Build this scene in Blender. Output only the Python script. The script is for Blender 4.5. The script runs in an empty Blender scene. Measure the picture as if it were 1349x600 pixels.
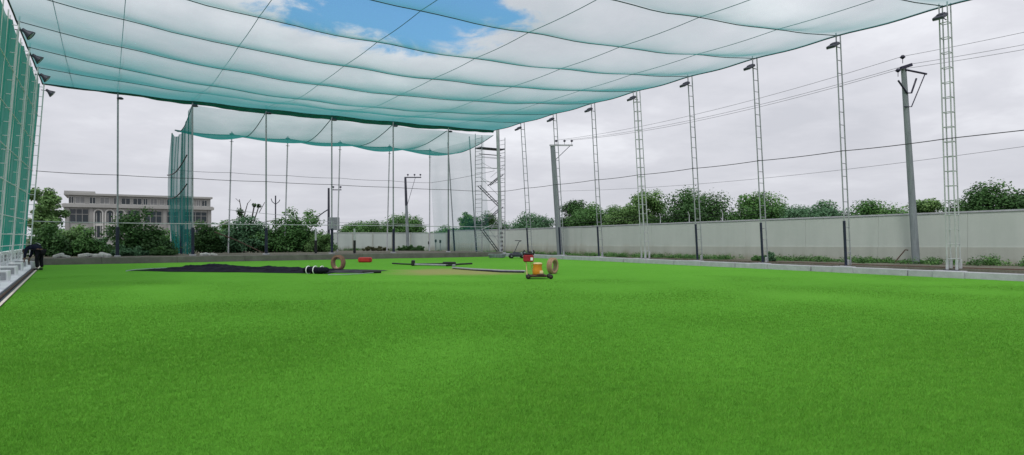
import bpy, math, random
import numpy as np
from mathutils import Vector, Matrix, noise

R = math.radians
PI = math.pi
sc = bpy.context.scene
col = sc.collection
rnd = random.Random(7)

# ------------------------------------------------------------------ camera frame
F_PX = 842.0
YAW = R(32.4)
EYE = 1.6
HORIZON = 313.0
FX, FY = math.sin(YAW), math.cos(YAW)


def ground_at(px, py, z=0.0):
    """Point of the plane of height z seen at photo pixel (px, py)."""
    d = (py - HORIZON) / F_PX
    Z = (EYE - z) / d
    return at_depth(px, Z, z)


def at_depth(px, Z, z=0.0):
    a = (px - 674.5) / F_PX
    return Vector((Z * (FX + a * FY), Z * (FY - a * FX), z))


# ------------------------------------------------------------------ mesh builder
class MB:
    def __init__(self):
        self.v, self.f, self.smooth = [], [], []

    def add(self, vs, fs, smooth=False, M=None):
        b = len(self.v)
        for p in vs:
            p = Vector(p)
            self.v.append(tuple(M @ p if M else p))
        for f in fs:
            self.f.append(tuple(i + b for i in f))
            self.smooth.append(smooth)
        return self

    def box(self, c, s, M=None, bev=0.0, rot=None):
        cx, cy, cz = c
        x, y, z = s[0] / 2, s[1] / 2, s[2] / 2
        T = Matrix.Translation(Vector(c))
        if rot is not None:
            T = T @ rot
        if M is not None:
            T = M @ T
        b = min(bev, x * .9, y * .9, z * .9)
        if b <= 0:
            vs = [(sx * x, sy * y, sz * z) for sx in (-1, 1) for sy in (-1, 1) for sz in (-1, 1)]
            fs = [(0, 1, 3, 2), (4, 6, 7, 5), (0, 4, 5, 1), (2, 3, 7, 6), (0, 2, 6, 4), (1, 5, 7, 3)]
            return self.add(vs, fs, False, T)
        ring = [(-x + b, -y), (x - b, -y), (x, -y + b), (x, y - b), (x - b, y), (-x + b, y), (-x, y - b), (-x, -y + b)]
        inn = [(px * (x - b) / x if abs(px) == x else px, py * (y - b) / y if abs(py) == y else py) for px, py in ring]
        inn = [(max(-x + b, min(x - b, px)), max(-y + b, min(y - b, py))) for px, py in ring]
        vs = [(p[0], p[1], -z) for p in inn] + [(p[0], p[1], -z + b) for p in ring] + \
             [(p[0], p[1], z - b) for p in ring] + [(p[0], p[1], z) for p in inn]
        fs = []
        for k in range(3):
            for i in range(8):
                j = (i + 1) % 8
                fs.append((k * 8 + i, k * 8 + j, k * 8 + 8 + j, k * 8 + 8 + i))
        # inner rings collapse two by two: keep only the four corners for the caps
        fs.append((24, 26, 28, 30)[::1])
        fs.append((0, 6, 4, 2))
        return self.add(vs, fs, False, T)

    def tube(self, pts, r, n=8, caps=True, M=None, closed=False):
        pts = [Vector(p) for p in pts]
        m = len(pts)
        rr = r if isinstance(r, (list, tuple)) else [r] * m
        vs, fs = [], []
        prev = None
        for i, p in enumerate(pts):
            if closed:
                t = pts[(i + 1) % m] - pts[i - 1]
            else:
                t = pts[min(i + 1, m - 1)] - pts[max(i - 1, 0)]
            t.normalize()
            if prev is None:
                up = Vector((0, 0, 1)) if abs(t.z) < .9 else Vector((0, 1, 0))
                a = t.cross(up).normalized()
            else:
                a = (prev - t * prev.dot(t)).normalized()
            prev = a
            b = t.cross(a)
            for k in range(n):
                q = 2 * PI * k / n
                vs.append(p + (a * math.cos(q) + b * math.sin(q)) * rr[i])
        for i in range(m if closed else m - 1):
            j = (i + 1) % m
            for k in range(n):
                l = (k + 1) % n
                fs.append((i * n + k, i * n + l, j * n + l, j * n + k))
        self.add(vs, fs, True, M)
        if caps and not closed:
            self.add(vs[:n], [tuple(range(n))[::-1]], False, M)
            self.add(vs[-n:], [tuple(range(n))], False, M)
        return self

    def lathe(self, prof, n=24, M=None, closed=False, smooth=True):
        vs, fs = [], []
        m = len(prof)
        for k in range(n):
            q = 2 * PI * k / n
            for (r, z) in prof:
                vs.append((r * math.cos(q), r * math.sin(q), z))
        for k in range(n):
            l = (k + 1) % n
            for i in range(m if closed else m - 1):
                j = (i + 1) % m
                fs.append((k * m + i, l * m + i, l * m + j, k * m + j))
        return self.add(vs, fs, smooth, M)

    def quad(self, a, b, c, d, M=None):
        return self.add([a, b, c, d], [(0, 1, 2, 3)], False, M)

    def grid(self, fn, nu, nv, smooth=True):
        vs = [fn(i / nu, j / nv) for j in range(nv + 1) for i in range(nu + 1)]
        fs = [(j * (nu + 1) + i, j * (nu + 1) + i + 1, (j + 1) * (nu + 1) + i + 1, (j + 1) * (nu + 1) + i)
              for j in range(nv) for i in range(nu)]
        return self.add(vs, fs, smooth)

    def build(self, name, mat, parent=None, loc=None):
        me = bpy.data.meshes.new(name)
        me.from_pydata(self.v, [], self.f)
        me.polygons.foreach_set('use_smooth', self.smooth)
        me.materials.append(mat)
        me.update()
        o = bpy.data.objects.new(name, me)
        col.objects.link(o)
        if parent is not None:
            o.parent = parent
        if loc is not None:
            o.location = loc
        return o


def tag(o, label=None, cat=None, group=None, kind=None):
    if label: o['label'] = label
    if cat: o['category'] = cat
    if group: o['group'] = group
    if kind: o['kind'] = kind
    return o


def thing(name, label, cat, loc=(0, 0, 0), rz=0.0, group=None):
    o = bpy.data.objects.new(name, None)
    o.empty_display_size = .2
    col.objects.link(o)
    o.location = loc
    o.rotation_euler = (0, 0, rz)
    return tag(o, label, cat, group)


def kids(o):
    return [c for c in bpy.data.objects if c.parent == o]


def copy_tree(o, parent=None):
    c = o.copy()
    col.objects.link(c)
    if parent is not None:
        c.parent = parent
    for ch in kids(o):
        copy_tree(ch, c)
    return c


def structure(o):
    o['kind'] = 'structure'
    return o


# ------------------------------------------------------------------ materials
class NT:
    def __init__(self, name):
        self.m = bpy.data.materials.new(name)
        self.m.use_nodes = True
        self.t = self.m.node_tree
        self.t.nodes.clear()
        self.out = self.n('ShaderNodeOutputMaterial')

    def n(self, typ, **kw):
        nd = self.t.nodes.new(typ)
        for k, v in kw.items():
            if k in nd.inputs:
                nd.inputs[k].default_value = v
            else:
                setattr(nd, k, v)
        return nd

    def l(self, a, b):
        self.t.links.new(a, b)

    def val(self, x):
        return x

    def math(self, op, a, b=None, c=None, clamp=False):
        nd = self.n('ShaderNodeMath', operation=op)
        nd.use_clamp = clamp
        for i, x in enumerate((a, b, c)):
            if x is None: continue
            if hasattr(x, 'is_output'): self.l(x, nd.inputs[i])
            else: nd.inputs[i].default_value = x
        return nd.outputs[0]

    def mix(self, f, a, b, blend='MIX'):
        nd = self.n('ShaderNodeMix', data_type='RGBA', blend_type=blend)
        for sock, x in ((nd.inputs[0], f), (nd.inputs[6], a), (nd.inputs[7], b)):
            if hasattr(x, 'is_output'): self.l(x, sock)
            elif isinstance(x, (int, float)): sock.default_value = x
            else: sock.default_value = (*x, 1) if len(x) == 3 else x
        return nd.outputs[2]

    def noise(self, vec, scale, detail=4, rough=.55, dist=0.0):
        nd = self.n('ShaderNodeTexNoise')
        nd.inputs['Scale'].default_value = scale
        nd.inputs['Detail'].default_value = detail
        nd.inputs['Roughness'].default_value = rough
        nd.inputs['Distortion'].default_value = dist
        if vec is not None: self.l(vec, nd.inputs['Vector'])
        return nd.outputs['Fac']

    def ramp(self, f, stops):
        nd = self.n('ShaderNodeValToRGB')
        els = nd.color_ramp.elements
        while len(els) < len(stops): els.new(.5)
        for e, (p, c) in zip(els, stops):
            e.position = p
            e.color = (*c, 1) if not isinstance(c, (int, float)) else (c, c, c, 1)
        self.l(f, nd.inputs[0])
        return nd.outputs[0]

    def pos(self, obj=False):
        if obj: return self.n('ShaderNodeTexCoord').outputs['Object']
        return self.n('ShaderNodeNewGeometry').outputs['Position']

    def scaled(self, vec, s):
        nd = self.n('ShaderNodeVectorMath', operation='MULTIPLY')
        self.l(vec, nd.inputs[0])
        nd.inputs[1].default_value = s
        return nd.outputs[0]

    def bump(self, h, strength=.3, dist=.02):
        nd = self.n('ShaderNodeBump')
        nd.inputs['Strength'].default_value = strength
        nd.inputs['Distance'].default_value = dist
        self.l(h, nd.inputs['Height'])
        return nd.outputs[0]

    def principled(self, color, rough=.6, metal=0.0, normal=None, spec=.5):
        nd = self.n('ShaderNodeBsdfPrincipled')
        nd.inputs['Roughness'].default_value = rough
        nd.inputs['Metallic'].default_value = metal
        nd.inputs['Specular IOR Level'].default_value = spec
        if hasattr(color, 'is_output'): self.l(color, nd.inputs['Base Color'])
        else: nd.inputs['Base Color'].default_value = (*color, 1)
        if normal is not None: self.l(normal, nd.inputs['Normal'])
        self.l(nd.outputs[0], self.out.inputs[0])
        return nd


def worn(name, c1, c2, scale=3.0, rough=.6, metal=0.0, bump=.15, spec=.4, stretch=(1, 1, 1), fine=None):
    m = NT(name)
    p = m.scaled(m.pos(), stretch)
    a = m.noise(p, scale, 6, .6)
    b = m.noise(p, scale * (fine or 9), 4, .6)
    f = m.math('ADD', m.math('MULTIPLY', a, .7), m.math('MULTIPLY', b, .3))
    c = m.ramp(f, [(.32, c1), (.68, c2)])
    m.principled(c, rough, metal, m.bump(b, bump, .01), spec)
    return m.m


def plain(name, c, rough=.5, metal=0.0, spec=.4):
    """Paint with a little unevenness."""
    k = .82
    return worn(name, tuple(x * k for x in c), c, 6.0, rough, metal, .05, spec)


# turf
def turf_material():
    m = NT('turf')
    p = m.pos()
    big = m.noise(m.scaled(p, (.14, .14, .14)), 1.0, 4, .6)
    mid = m.noise(m.scaled(p, (2.4, 3.6, 1)), 1.0, 6, .65)
    fine = m.noise(p, 55, 3, .7)
    micro = m.noise(p, 190, 2, .7)
    f = m.math('ADD', m.math('MULTIPLY', big, .34), m.math('MULTIPLY', mid, .30))
    f = m.math('ADD', f, m.math('MULTIPLY', fine, .22))
    f = m.math('ADD', f, m.math('MULTIPLY', micro, .14))
    c = m.ramp(f, [(.32, (.094, .310, .026)), (.5, (.124, .385, .036)), (.68, (.16, .45, .05))])
    # the worn strip beside the long pipe
    sep = m.n('ShaderNodeSeparateXYZ'); m.l(p, sep.inputs[0])
    q = ground_at(604, 358)
    nz = m.noise(m.scaled(p, (.45, .45, .45)), 1.0, 5, .6)
    rx = m.math('SUBTRACT', sep.outputs[0], q.x)
    ry = m.math('SUBTRACT', sep.outputs[1], q.y)
    u = m.math('ADD', m.math('MULTIPLY', rx, FY), m.math('MULTIPLY', ry, -FX))
    v = m.math('ADD', m.math('MULTIPLY', rx, FX), m.math('MULTIPLY', ry, FY))
    d = m.math('ADD', m.math('POWER', m.math('DIVIDE', u, 3.6), 2.0), m.math('POWER', m.math('DIVIDE', v, 3.4), 2.0))
    d = m.math('ADD', m.math('SQRT', d), m.math('MULTIPLY', m.math('SUBTRACT', nz, .5), .9))
    w = m.n('ShaderNodeMapRange', interpolation_type='SMOOTHSTEP')
    m.l(d, w.inputs[0])
    w.inputs[1].default_value = .45; w.inputs[2].default_value = 1.15
    w.inputs[3].default_value = .9; w.inputs[4].default_value = 0
    c = m.mix(w.outputs[0], c, (.34, .33, .13))
    m.principled(c, .9, 0, m.bump(m.math('ADD', fine, micro), .7, .025), .05)
    return m.m


def blade_material():
    m = NT('turf_blade')
    at = m.n('ShaderNodeAttribute', attribute_name='tint')
    big = m.math('ADD', m.math('MULTIPLY', m.noise(m.scaled(m.pos(), (.12, .2, 1)), 1.0, 3, .6), .25), m.math('MULTIPLY', m.noise(m.scaled(m.pos(), (3.2, 4.6, 1)), 1.0, 4, .6), .75))
    c = m.ramp(at.outputs['Fac'], [(0, (.096, .262, .023)), (.6, (.165, .415, .050)), (1, (.28, .56, .10))])
    c = m.mix(m.ramp(big, [(.41, 0.0), (.59, 1.0)]), m.mix(.30, c, (.05, .21, .02)), c)
    d = m.n('ShaderNodeBsdfPrincipled'); m.l(c, d.inputs['Base Color'])
    d.inputs['Roughness'].default_value = .55
    d.inputs['Specular IOR Level'].default_value = .12
    t = m.n('ShaderNodeBsdfTranslucent'); m.l(c, t.inputs[0])
    x = m.n('ShaderNodeMixShader'); x.inputs[0].default_value = .3
    m.l(d.outputs[0], x.inputs[1]); m.l(t.outputs[0], x.inputs[2])
    m.l(x.outputs[0], m.out.inputs[0])
    return m.m


def net_material(name, k, dark, light, trans=.6, far=None):
    """Woven netting: how much thread a ray meets grows with 1/cos of its angle to the cloth."""
    m = NT(name)
    g = m.n('ShaderNodeNewGeometry')
    dp = m.n('ShaderNodeVectorMath', operation='DOT_PRODUCT')
    m.l(g.outputs['Incoming'], dp.inputs[0]); m.l(g.outputs['Normal'], dp.inputs[1])
    c = m.math('MAXIMUM', m.math('ABSOLUTE', dp.outputs['Value']), .015)
    nz = m.noise(m.scaled(g.outputs['Position'], (.5, .5, .5)), 1.0, 4, .6)
    kk = m.math('MULTIPLY', m.math('ADD', .6, m.math('MULTIPLY', nz, .8)), k)
    if far:
        sp = m.n('ShaderNodeSeparateXYZ'); m.l(g.outputs['Position'], sp.inputs[0])
        mr = m.n('ShaderNodeMapRange', interpolation_type='SMOOTHSTEP'); m.l(sp.outputs[1], mr.inputs[0])
        mr.inputs[1].default_value = far[0]; mr.inputs[2].default_value = far[1]; mr.inputs[3].default_value = far[2]; mr.inputs[4].default_value = far[3]
        kk = m.math('MULTIPLY', kk, mr.outputs[0])
    e = m.math('EXPONENT', m.math('MULTIPLY', m.math('DIVIDE', kk, c), -1.0))
    alpha = m.math('MINIMUM', m.math('SUBTRACT', 1.0, e), .96)
    colr = m.mix(nz, dark, light)
    d = m.n('ShaderNodeBsdfDiffuse'); m.l(colr, d.inputs[0])
    t = m.n('ShaderNodeBsdfTranslucent'); m.l(colr, t.inputs[0])
    x = m.n('ShaderNodeMixShader'); x.inputs[0].default_value = trans
    m.l(d.outputs[0], x.inputs[1]); m.l(t.outputs[0], x.inputs[2])
    tr = m.n('ShaderNodeBsdfTransparent')
    y = m.n('ShaderNodeMixShader')
    m.l(alpha, y.inputs[0]); m.l(tr.outputs[0], y.inputs[1]); m.l(x.outputs[0], y.inputs[2])
    m.l(y.outputs[0], m.out.inputs[0])
    return m.m


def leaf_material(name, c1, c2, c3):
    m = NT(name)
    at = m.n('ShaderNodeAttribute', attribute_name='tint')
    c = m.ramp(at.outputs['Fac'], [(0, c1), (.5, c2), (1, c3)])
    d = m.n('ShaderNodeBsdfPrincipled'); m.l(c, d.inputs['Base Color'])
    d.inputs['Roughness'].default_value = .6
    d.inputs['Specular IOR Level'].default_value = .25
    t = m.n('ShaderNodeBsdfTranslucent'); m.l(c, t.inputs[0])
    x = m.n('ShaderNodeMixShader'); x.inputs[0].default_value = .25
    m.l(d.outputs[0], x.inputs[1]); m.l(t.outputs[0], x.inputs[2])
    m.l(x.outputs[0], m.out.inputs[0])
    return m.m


def soil_material():
    m = NT('soil')
    p = m.pos()
    a = m.noise(p, .35, 6, .65); b = m.noise(p, 9, 5, .7)
    f = m.math('ADD', m.math('MULTIPLY', a, .6), m.math('MULTIPLY', b, .4))
    c = m.ramp(f, [(.34, (.08, .08, .05)), (.5, (.145, .140, .112)), (.60, (.185, .18, .15)), (.68, (.06, .10, .03))])
    m.principled(c, .95, 0, m.bump(b, .5, .05), .1)
    return m.m


def wall_material(name, c1, c2, stain, zs):
    """Painted precast panels with streaks running down and a dirty foot."""
    m = NT(name)
    p = m.pos()
    streak = m.noise(m.scaled(p, (1.6, 1.6, .12)), 1.0, 5, .65)
    blot = m.noise(p, .5, 5, .6)
    fine = m.noise(p, 22, 4, .7)
    f = m.math('ADD', m.math('MULTIPLY', streak, .4), m.math('MULTIPLY', blot, .45))
    f = m.math('ADD', f, m.math('MULTIPLY', fine, .15))
    c = m.ramp(f, [(.36, c1), (.62, c2)])
    sep = m.n('ShaderNodeSeparateXYZ'); m.l(p, sep.inputs[0])
    w = m.n('ShaderNodeMapRange', interpolation_type='SMOOTHSTEP')
    m.l(m.math('ADD', sep.outputs[2], m.math('MULTIPLY', m.math('SUBTRACT', streak, .5), .9)), w.inputs[0])
    w.inputs[1].default_value = zs[0]; w.inputs[2].default_value = zs[1]
    w.inputs[3].default_value = .75; w.inputs[4].default_value = 0.0
    c = m.mix(w.outputs[0], c, stain)
    m.principled(c, .85, 0, m.bump(fine, .2, .01), .2)
    return m.m


M = dict(
    turf=turf_material(), blade=blade_material(), soil=soil_material(),
    net=net_material('ceiling_netting', .19, (.04, .25, .255), (.11, .40, .42), .65, (20, 46, .42, 2.0)),
    net_side=net_material('side_netting', .55, (.015, .20, .155), (.04, .32, .25), .5),
    net_curtain=net_material('curtain_netting', .30, (.015, .15, .14), (.03, .22, .20), .55),
    net_thin=net_material('thin_netting', .11, (.04, .26, .23), (.06, .30, .27)),
    net_annex=net_material('annex_netting', .22, (.03, .25, .23), (.06, .32, .30)),
    net_hem=worn('net_hem', (.008, .045, .043), (.015, .075, .07), 3, .8),
    hem=worn('gathered_netting', (.018, .12, .115), (.04, .20, .19), 2, .9, 0, .4, .1, (1, 1, 4)),
    rope=worn('dark_rope', (.025, .05, .055), (.05, .085, .09), 12, .8),
    steel=worn('galvanised_steel', (.24, .25, .28), (.40, .41, .45), 4, .5, .1, .08),
    white_steel=worn('white_painted_steel', (.38, .39, .42), (.55, .56, .59), 3, .5, 0, .06),
    fence_white=worn('fence_white_paint', (.62, .64, .66), (.80, .82, .84), 3, .5, 0, .06),
    grey_pole=worn('weathered_pole', (.15, .175, .19), (.26, .295, .31), 3, .8, 0, .2, .3, (3, 3, .4)),
    navy=worn('navy_padding', (.010, .013, .035), (.022, .028, .06), 5, .55),
    black=worn('black_plastic', (.006, .006, .008), (.018, .018, .022), 8, .5),
    dark_steel=worn('dark_steel', (.03, .032, .05), (.07, .075, .10), 6, .5, .2),
    lamp_glass=plain('lamp_glass', (.30, .33, .36), .15, 0, .6),
    concrete=worn('kerb_concrete', (.34, .35, .38), (.50, .51, .55), 2.2, .9, 0, .35, .2),
    concrete_w=worn('white_concrete', (.78, .79, .81), (.90, .91, .93), 2.5, .85, 0, .25, .2),
    brown_kerb=worn('dusty_kerb', (.13, .125, .115), (.22, .21, .195), 1.6, .95, 0, .4, .1, (1, 1, 1)),
    apron=worn('apron_concrete', (.74, .75, .80), (.88, .89, .93), 1.5, .85, 0, .2, .2),
    grille=worn('grey_grille', (.30, .31, .33), (.42, .43, .45), 10, .7),
    dark_void=plain('dark_opening', (.03, .035, .04), .9),
    edge_tape=worn('pale_edging', (.55, .50, .42), (.72, .68, .60), 5, .8),
    panel=wall_material('wall_panel', (.44, .485, .45), (.51, .55, .515), (.42, .42, .36), (.6, 1.1)),
    plinth=wall_material('wall_plinth', (.37, .39, .35), (.46, .48, .435), (.26, .255, .185), (.05, .65)),
    back_panel=wall_material('back_wall_panel', (.50, .56, .535), (.58, .64, .61), (.32, .33, .28), (.1, .7)),
    tan=worn('tan_tyre', (.32, .19, .125), (.50, .32, .22), 6, .85),
    tan_dark=worn('brown_tyre', (.17, .10, .065), (.32, .20, .135), 6, .85),
    tan_in=worn('tyre_inside', (.42, .33, .22), (.55, .46, .33), 6, .85),
    tarp=worn('dark_tarpaulin', (.005, .005, .009), (.018, .019, .032), 2.5, .8, 0, .3, .04, (1, 1, 1), 5),
    tarp_grey=worn('grey_tarpaulin', (.012, .012, .018), (.07, .072, .085), 1.5, .8, 0, .4, .05, (1, 1, 1), 5),
    red=worn('red_plastic', (.42, .02, .02), (.62, .045, .04), 5, .45),
    dark_red=worn('dark_red_paint', (.24, .012, .02), (.36, .025, .035), 5, .4),
    orange=worn('orange_plastic', (.62, .20, .015), (.80, .33, .03), 5, .45),
    cream=worn('cream_plastic', (.70, .52, .25), (.82, .66, .38), 5, .5),
    rust=worn('rusty_steel', (.035, .022, .017), (.11, .065, .045), 7, .85),
    bark=worn('bark', (.05, .038, .026), (.12, .095, .07), 8, .95, 0, .6, .1, (1, 1, .25)),
    bare=worn('bare_branch', (.05, .045, .045), (.10, .09, .085), 8, .95),
    bstone=worn('building_stone', (.35, .35, .34), (.43, .43, .415), .35, .9, 0, .1),
    bstone_d=worn('building_stone_darker', (.28, .28, .27), (.34, .34, .33), .35, .9, 0, .1),  # darker stone tone of pilasters, lower window frames and downpipe
    btrim=worn('building_trim', (.52, .52, .50), (.64, .64, .62), .5, .8),
    glass=worn('window_glass', (.012, .02, .026), (.035, .05, .06), .6, .12, 0, 0, .6),
    blind=worn('window_blind', (.18, .185, .19), (.30, .305, .31), .8, .6),
    stone=worn('rubble', (.36, .36, .35), (.58, .58, .57), 4, .95, 0, .5, .1),
    skin=worn('skin', (.16, .085, .055), (.22, .125, .085), 9, .55),
    cloth=worn('navy_cloth', (.010, .012, .028), (.022, .026, .05), 7, .9, 0, .3, .1),
    cloth_d=worn('black_cloth', (.008, .008, .012), (.018, .018, .024), 7, .9, 0, .3, .1),
    stripe=worn('grey_stripe_cloth', (.30, .34, .40), (.42, .46, .52), 9, .9),
    hair=worn('black_hair', (.006, .005, .005), (.015, .012, .011), 20, .6),
    porcelain=plain('dark_insulator', (.02, .018, .045), .3),
    wire=plain('cable_black', (.02, .02, .025), .6),
    wire_pale=plain('cable_grey', (.16, .16, .18), .6),
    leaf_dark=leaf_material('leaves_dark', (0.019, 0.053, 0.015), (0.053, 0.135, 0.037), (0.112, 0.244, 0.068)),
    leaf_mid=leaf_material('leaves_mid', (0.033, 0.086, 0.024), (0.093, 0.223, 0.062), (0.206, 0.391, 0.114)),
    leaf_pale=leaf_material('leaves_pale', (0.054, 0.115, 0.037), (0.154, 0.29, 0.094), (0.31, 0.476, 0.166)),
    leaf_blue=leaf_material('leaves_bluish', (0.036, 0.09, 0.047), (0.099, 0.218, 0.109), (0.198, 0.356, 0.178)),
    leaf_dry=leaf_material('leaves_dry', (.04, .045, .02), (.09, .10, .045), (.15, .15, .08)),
)

# ------------------------------------------------------------------ layout numbers
ROWS = [12.1 + 4.33 * k for k in range(0, 9)]        # posts along both long sides
Y_A = 46.8                                           # far posts of the main cage
Y_B = 59.8                                           # far posts of the annex
X_R, X_RT = 28.6, 27.85                              # right posts: foot, top
X_L, X_LT = -4.0, -3.2
X_A = [0.58, 4.8, 9.4, 14.0, 18.8, 23.55]            # single pipes of row A
TOP = 10.8
Y_END = 45.7


def left_edge(y):
    return -2.05 - .039 * (y - 18.65)


def right_edge(y):
    return 28.15


def sstep(a, b, x):
    t = max(0.0, min(1.0, (x - a) / (b - a)))
    return t * t * (3 - 2 * t)


def ground_z(x, y):
    if -4.4 < x < 28.45 and y < 46.2:
        return -.12
    zr = .28 - .0098 * (max(-5, min(58, y)) - 12.4)
    zb = .40 - (.40 - .10) * sstep(47, 72, y)
    t = sstep(26, 33, x)
    z = zb * (1 - t) + zr * t
    if x < -4.4:
        z = .25
    far = sstep(90, 200, math.hypot(x, y))
    return z * (1 - far)


# ------------------------------------------------------------------ ground, field, kerbs
xs = [-900, -300, -120, -60, -30, -15, -8, -4.6, -4.39] + [-4.39 + i * (28.44 + 4.39) / 16 for i in range(1, 17)] + \
     [28.46, 29.5, 31, 33, 35, 37, 40, 50, 70, 110, 200, 500, 1100]
ys = [-300, -60, -20, 0, 6, 12, 18, 24, 30, 36, 42, 46.19, 46.21, 48, 51, 54, 57, 60, 64, 68, 72, 80, 95, 130, 200, 400, 1200]
g = MB()
for y in ys:
    for x in xs:
        g.v.append((x, y, ground_z(x, y)))
nx = len(xs)
for j in range(len(ys) - 1):
    for i in range(nx - 1):
        g.f.append((j * nx + i, j * nx + i + 1, (j + 1) * nx + i + 1, (j + 1) * nx + i)); g.smooth.append(False)
structure(g.build('ground', M['soil']))

t = MB()
yy = [-12 + i * (Y_END + 12) / 60 for i in range(61)]


def turf_z(x, y):
    return .012 * noise.noise(Vector((x * .35, y * .35, 3.1)))


nxx = 40
for y in yy:
    for i in range(nxx + 1):
        x = left_edge(y) + (right_edge(y) - left_edge(y)) * i / nxx
        t.v.append((x, y, turf_z(x, y)))
for j in range(60):
    for i in range(nxx):
        t.f.append((j * (nxx + 1) + i, j * (nxx + 1) + i + 1, (j + 1) * (nxx + 1) + i + 1, (j + 1) * (nxx + 1) + i)); t.smooth.append(True)
structure(t.build('lawn', M['turf']))

# grass blades of the near turf, one object
rng = np.random.default_rng(4)
N = 850000
Zs = 3.6 * (27 / 3.6) ** rng.random(N)
As = (rng.random(N) * 2 - 1) * .98
bx_ = Zs * (FX + As * FY); by_ = Zs * (FY - As * FX)
ok = (bx_ > -2.05 - .039 * (by_ - 18.65)) & (bx_ < 28)
bx_, by_, Zs = bx_[ok], by_[ok], Zs[ok]
N = len(bx_)
h = (.020 + .008 * rng.random(N)) * np.clip((27.5 - Zs) / 17, .12, 1)
w = .0030 * np.clip(Zs / 5, .8, 3.6)
ang = rng.random(N) * 2 * PI
lean = rng.normal(0, .012, (N, 2)) + np.array([.004, -.003])
zb = -.006 + np.zeros(N)
V = np.zeros((N, 3, 3))
V[:, 0] = np.stack([bx_ - np.cos(ang) * w, by_ - np.sin(ang) * w, zb], 1)
V[:, 1] = np.stack([bx_ + np.cos(ang) * w, by_ + np.sin(ang) * w, zb], 1)
V[:, 2] = np.stack([bx_ + lean[:, 0], by_ + lean[:, 1], zb + .006 + h], 1)
me = bpy.data.meshes.new('grass')
me.vertices.add(N * 3); me.vertices.foreach_set('co', V.reshape(-1))
me.loops.add(N * 3); me.loops.foreach_set('vertex_index', np.arange(N * 3, dtype=np.int32))
me.polygons.add(N)
me.polygons.foreach_set('loop_start', np.arange(0, N * 3, 3, dtype=np.int32))
me.update(calc_edges=True)
ta = me.attributes.new('tint', 'FLOAT', 'FACE')
ta.data.foreach_set('value', np.clip(rng.normal(.48, .15, N), 0, 1).astype(np.float32))
me.materials.append(M['blade'])
go = bpy.data.objects.new('grass', me); col.objects.link(go)
tag(go, 'short bright green artificial grass blades covering the field', 'grass', kind='stuff')

# left apron, dark drain strip and pale edging
ap = MB()
n = 40
for j in range(n + 1):
    y = -6 + (46.2 + 6) * j / n
    e = left_edge(y)
    ap.v += [(-4.35, y, .20), (-4.0, y, .10), (-3.9, y, .035), (e - .34, y, .022), (e - .34, y, -.1)]
for j in range(n):
    for i in range(4):
        ap.f.append((j * 5 + i, j * 5 + i + 1, j * 5 + 6 + i, j * 5 + 5 + i)); ap.smooth.append(False)
structure(ap.build('pavement', M['apron']))
dr = MB(); ed = MB()
for j in range(n):
    y0 = -6 + (Y_END + 6) * j / n; y1 = -6 + (Y_END + 6) * (j + 1) / n
    e0, e1 = left_edge(y0), left_edge(y1)
    dr.quad((e0 - .34, y0, -.01), (e0 - .07, y0, -.01), (e1 - .07, y1, -.01), (e1 - .34, y1, -.01))
    ed.quad((e0 - .07, y0, .03), (e0 - .0, y0, .03), (e1 - .0, y1, .03), (e1 - .07, y1, .03))
    ed.quad((e0 - .07, y0, -.05), (e0 - .07, y0, .03), (e1 - .07, y1, .03), (e1 - .07, y1, -.05))
structure(dr.build('drain_channel', M['dark_steel']))
structure(ed.build('turf_edging', M['edge_tape']))
pp = MB().tube([(left_edge(y) - .2, y, .02) for y in (2, 10, 20, 30, 40, 45.4)], .035, 8)
tag(pp.build('drain_pipe', M['rust']), 'long dark pipe lying in the gutter along the left turf edge', 'pipe')

# right kerb, back kerb
kb = MB()
for j in range(13):
    y0 = -8 + j * 4.33 + .02; y1 = y0 + 4.29
    if y1 > 46.15: y1 = 46.15
    if y0 < 46: kb.box((28.335 + .006 * (j % 3 - 1), (y0 + y1) / 2, .04 + .004 * (j % 2)), (.36, y1 - y0, .44), bev=.025)
tag(kb.build('kerb_wall', M['concrete']), 'low grey concrete kerb wall along the right turf edge', 'kerb')
kb = MB()
for j in range(8):
    x0 = -4.3 + j * 4.05; x1 = x0 + 4.05 if j < 7 else 28.15
    kb.box(((x0 + x1) / 2, 46.02 + .004 * (j % 2), .14), (x1 - x0, .46, .5 + .005 * (j % 3)), bev=.03)
tag(kb.build('kerb_wall', M['brown_kerb']), 'dusty brown grey kerb wall across the far end of the turf', 'kerb')


# ------------------------------------------------------------------ masts
def strut_pts(foot, top, z):
    t = (z - foot[2]) / (top[2] - foot[2])
    return foot.lerp(top, t)


MAST_H = TOP - .22


def floodlight(parent, s=1.0):
    """Lamp box on a bracket near the head of a mast whose inner side is -X."""
    z = MAST_H - .38
    x = -.72
    fl = MB()
    rot = Matrix.Rotation(R(-28), 4, 'Y')
    fl.box((x - .42, 0, z), (.50 * s, .40 * s, .13 * s), bev=.03, rot=rot)
    fl.box((x - .36, 0, z + .1 * s), (.24 * s, .26 * s, .09 * s), bev=.02, rot=rot)
    f = fl.build('floodlight', M['dark_steel'], parent)
    ln = MB().box((x - .42 - .035, 0, z - .069), (.42 * s, .33 * s, .014), rot=rot)
    ln.build('lens', M['lamp_glass'], f)
    br = MB().tube([(x + .1, 0, z - .02), (x - .2, 0, z)], .02, 6)
    br.build('bracket', M['dark_steel'], f)
    return f


def footing(parent, sx, sy, off=(0, 0)):
    f = MB().box((off[0], off[1], .035), (sx, sy, .50), bev=.03)
    f.box((0, 0, .29), (.5, .5, .03))
    return f.build('footing', M['concrete'], parent)


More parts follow.
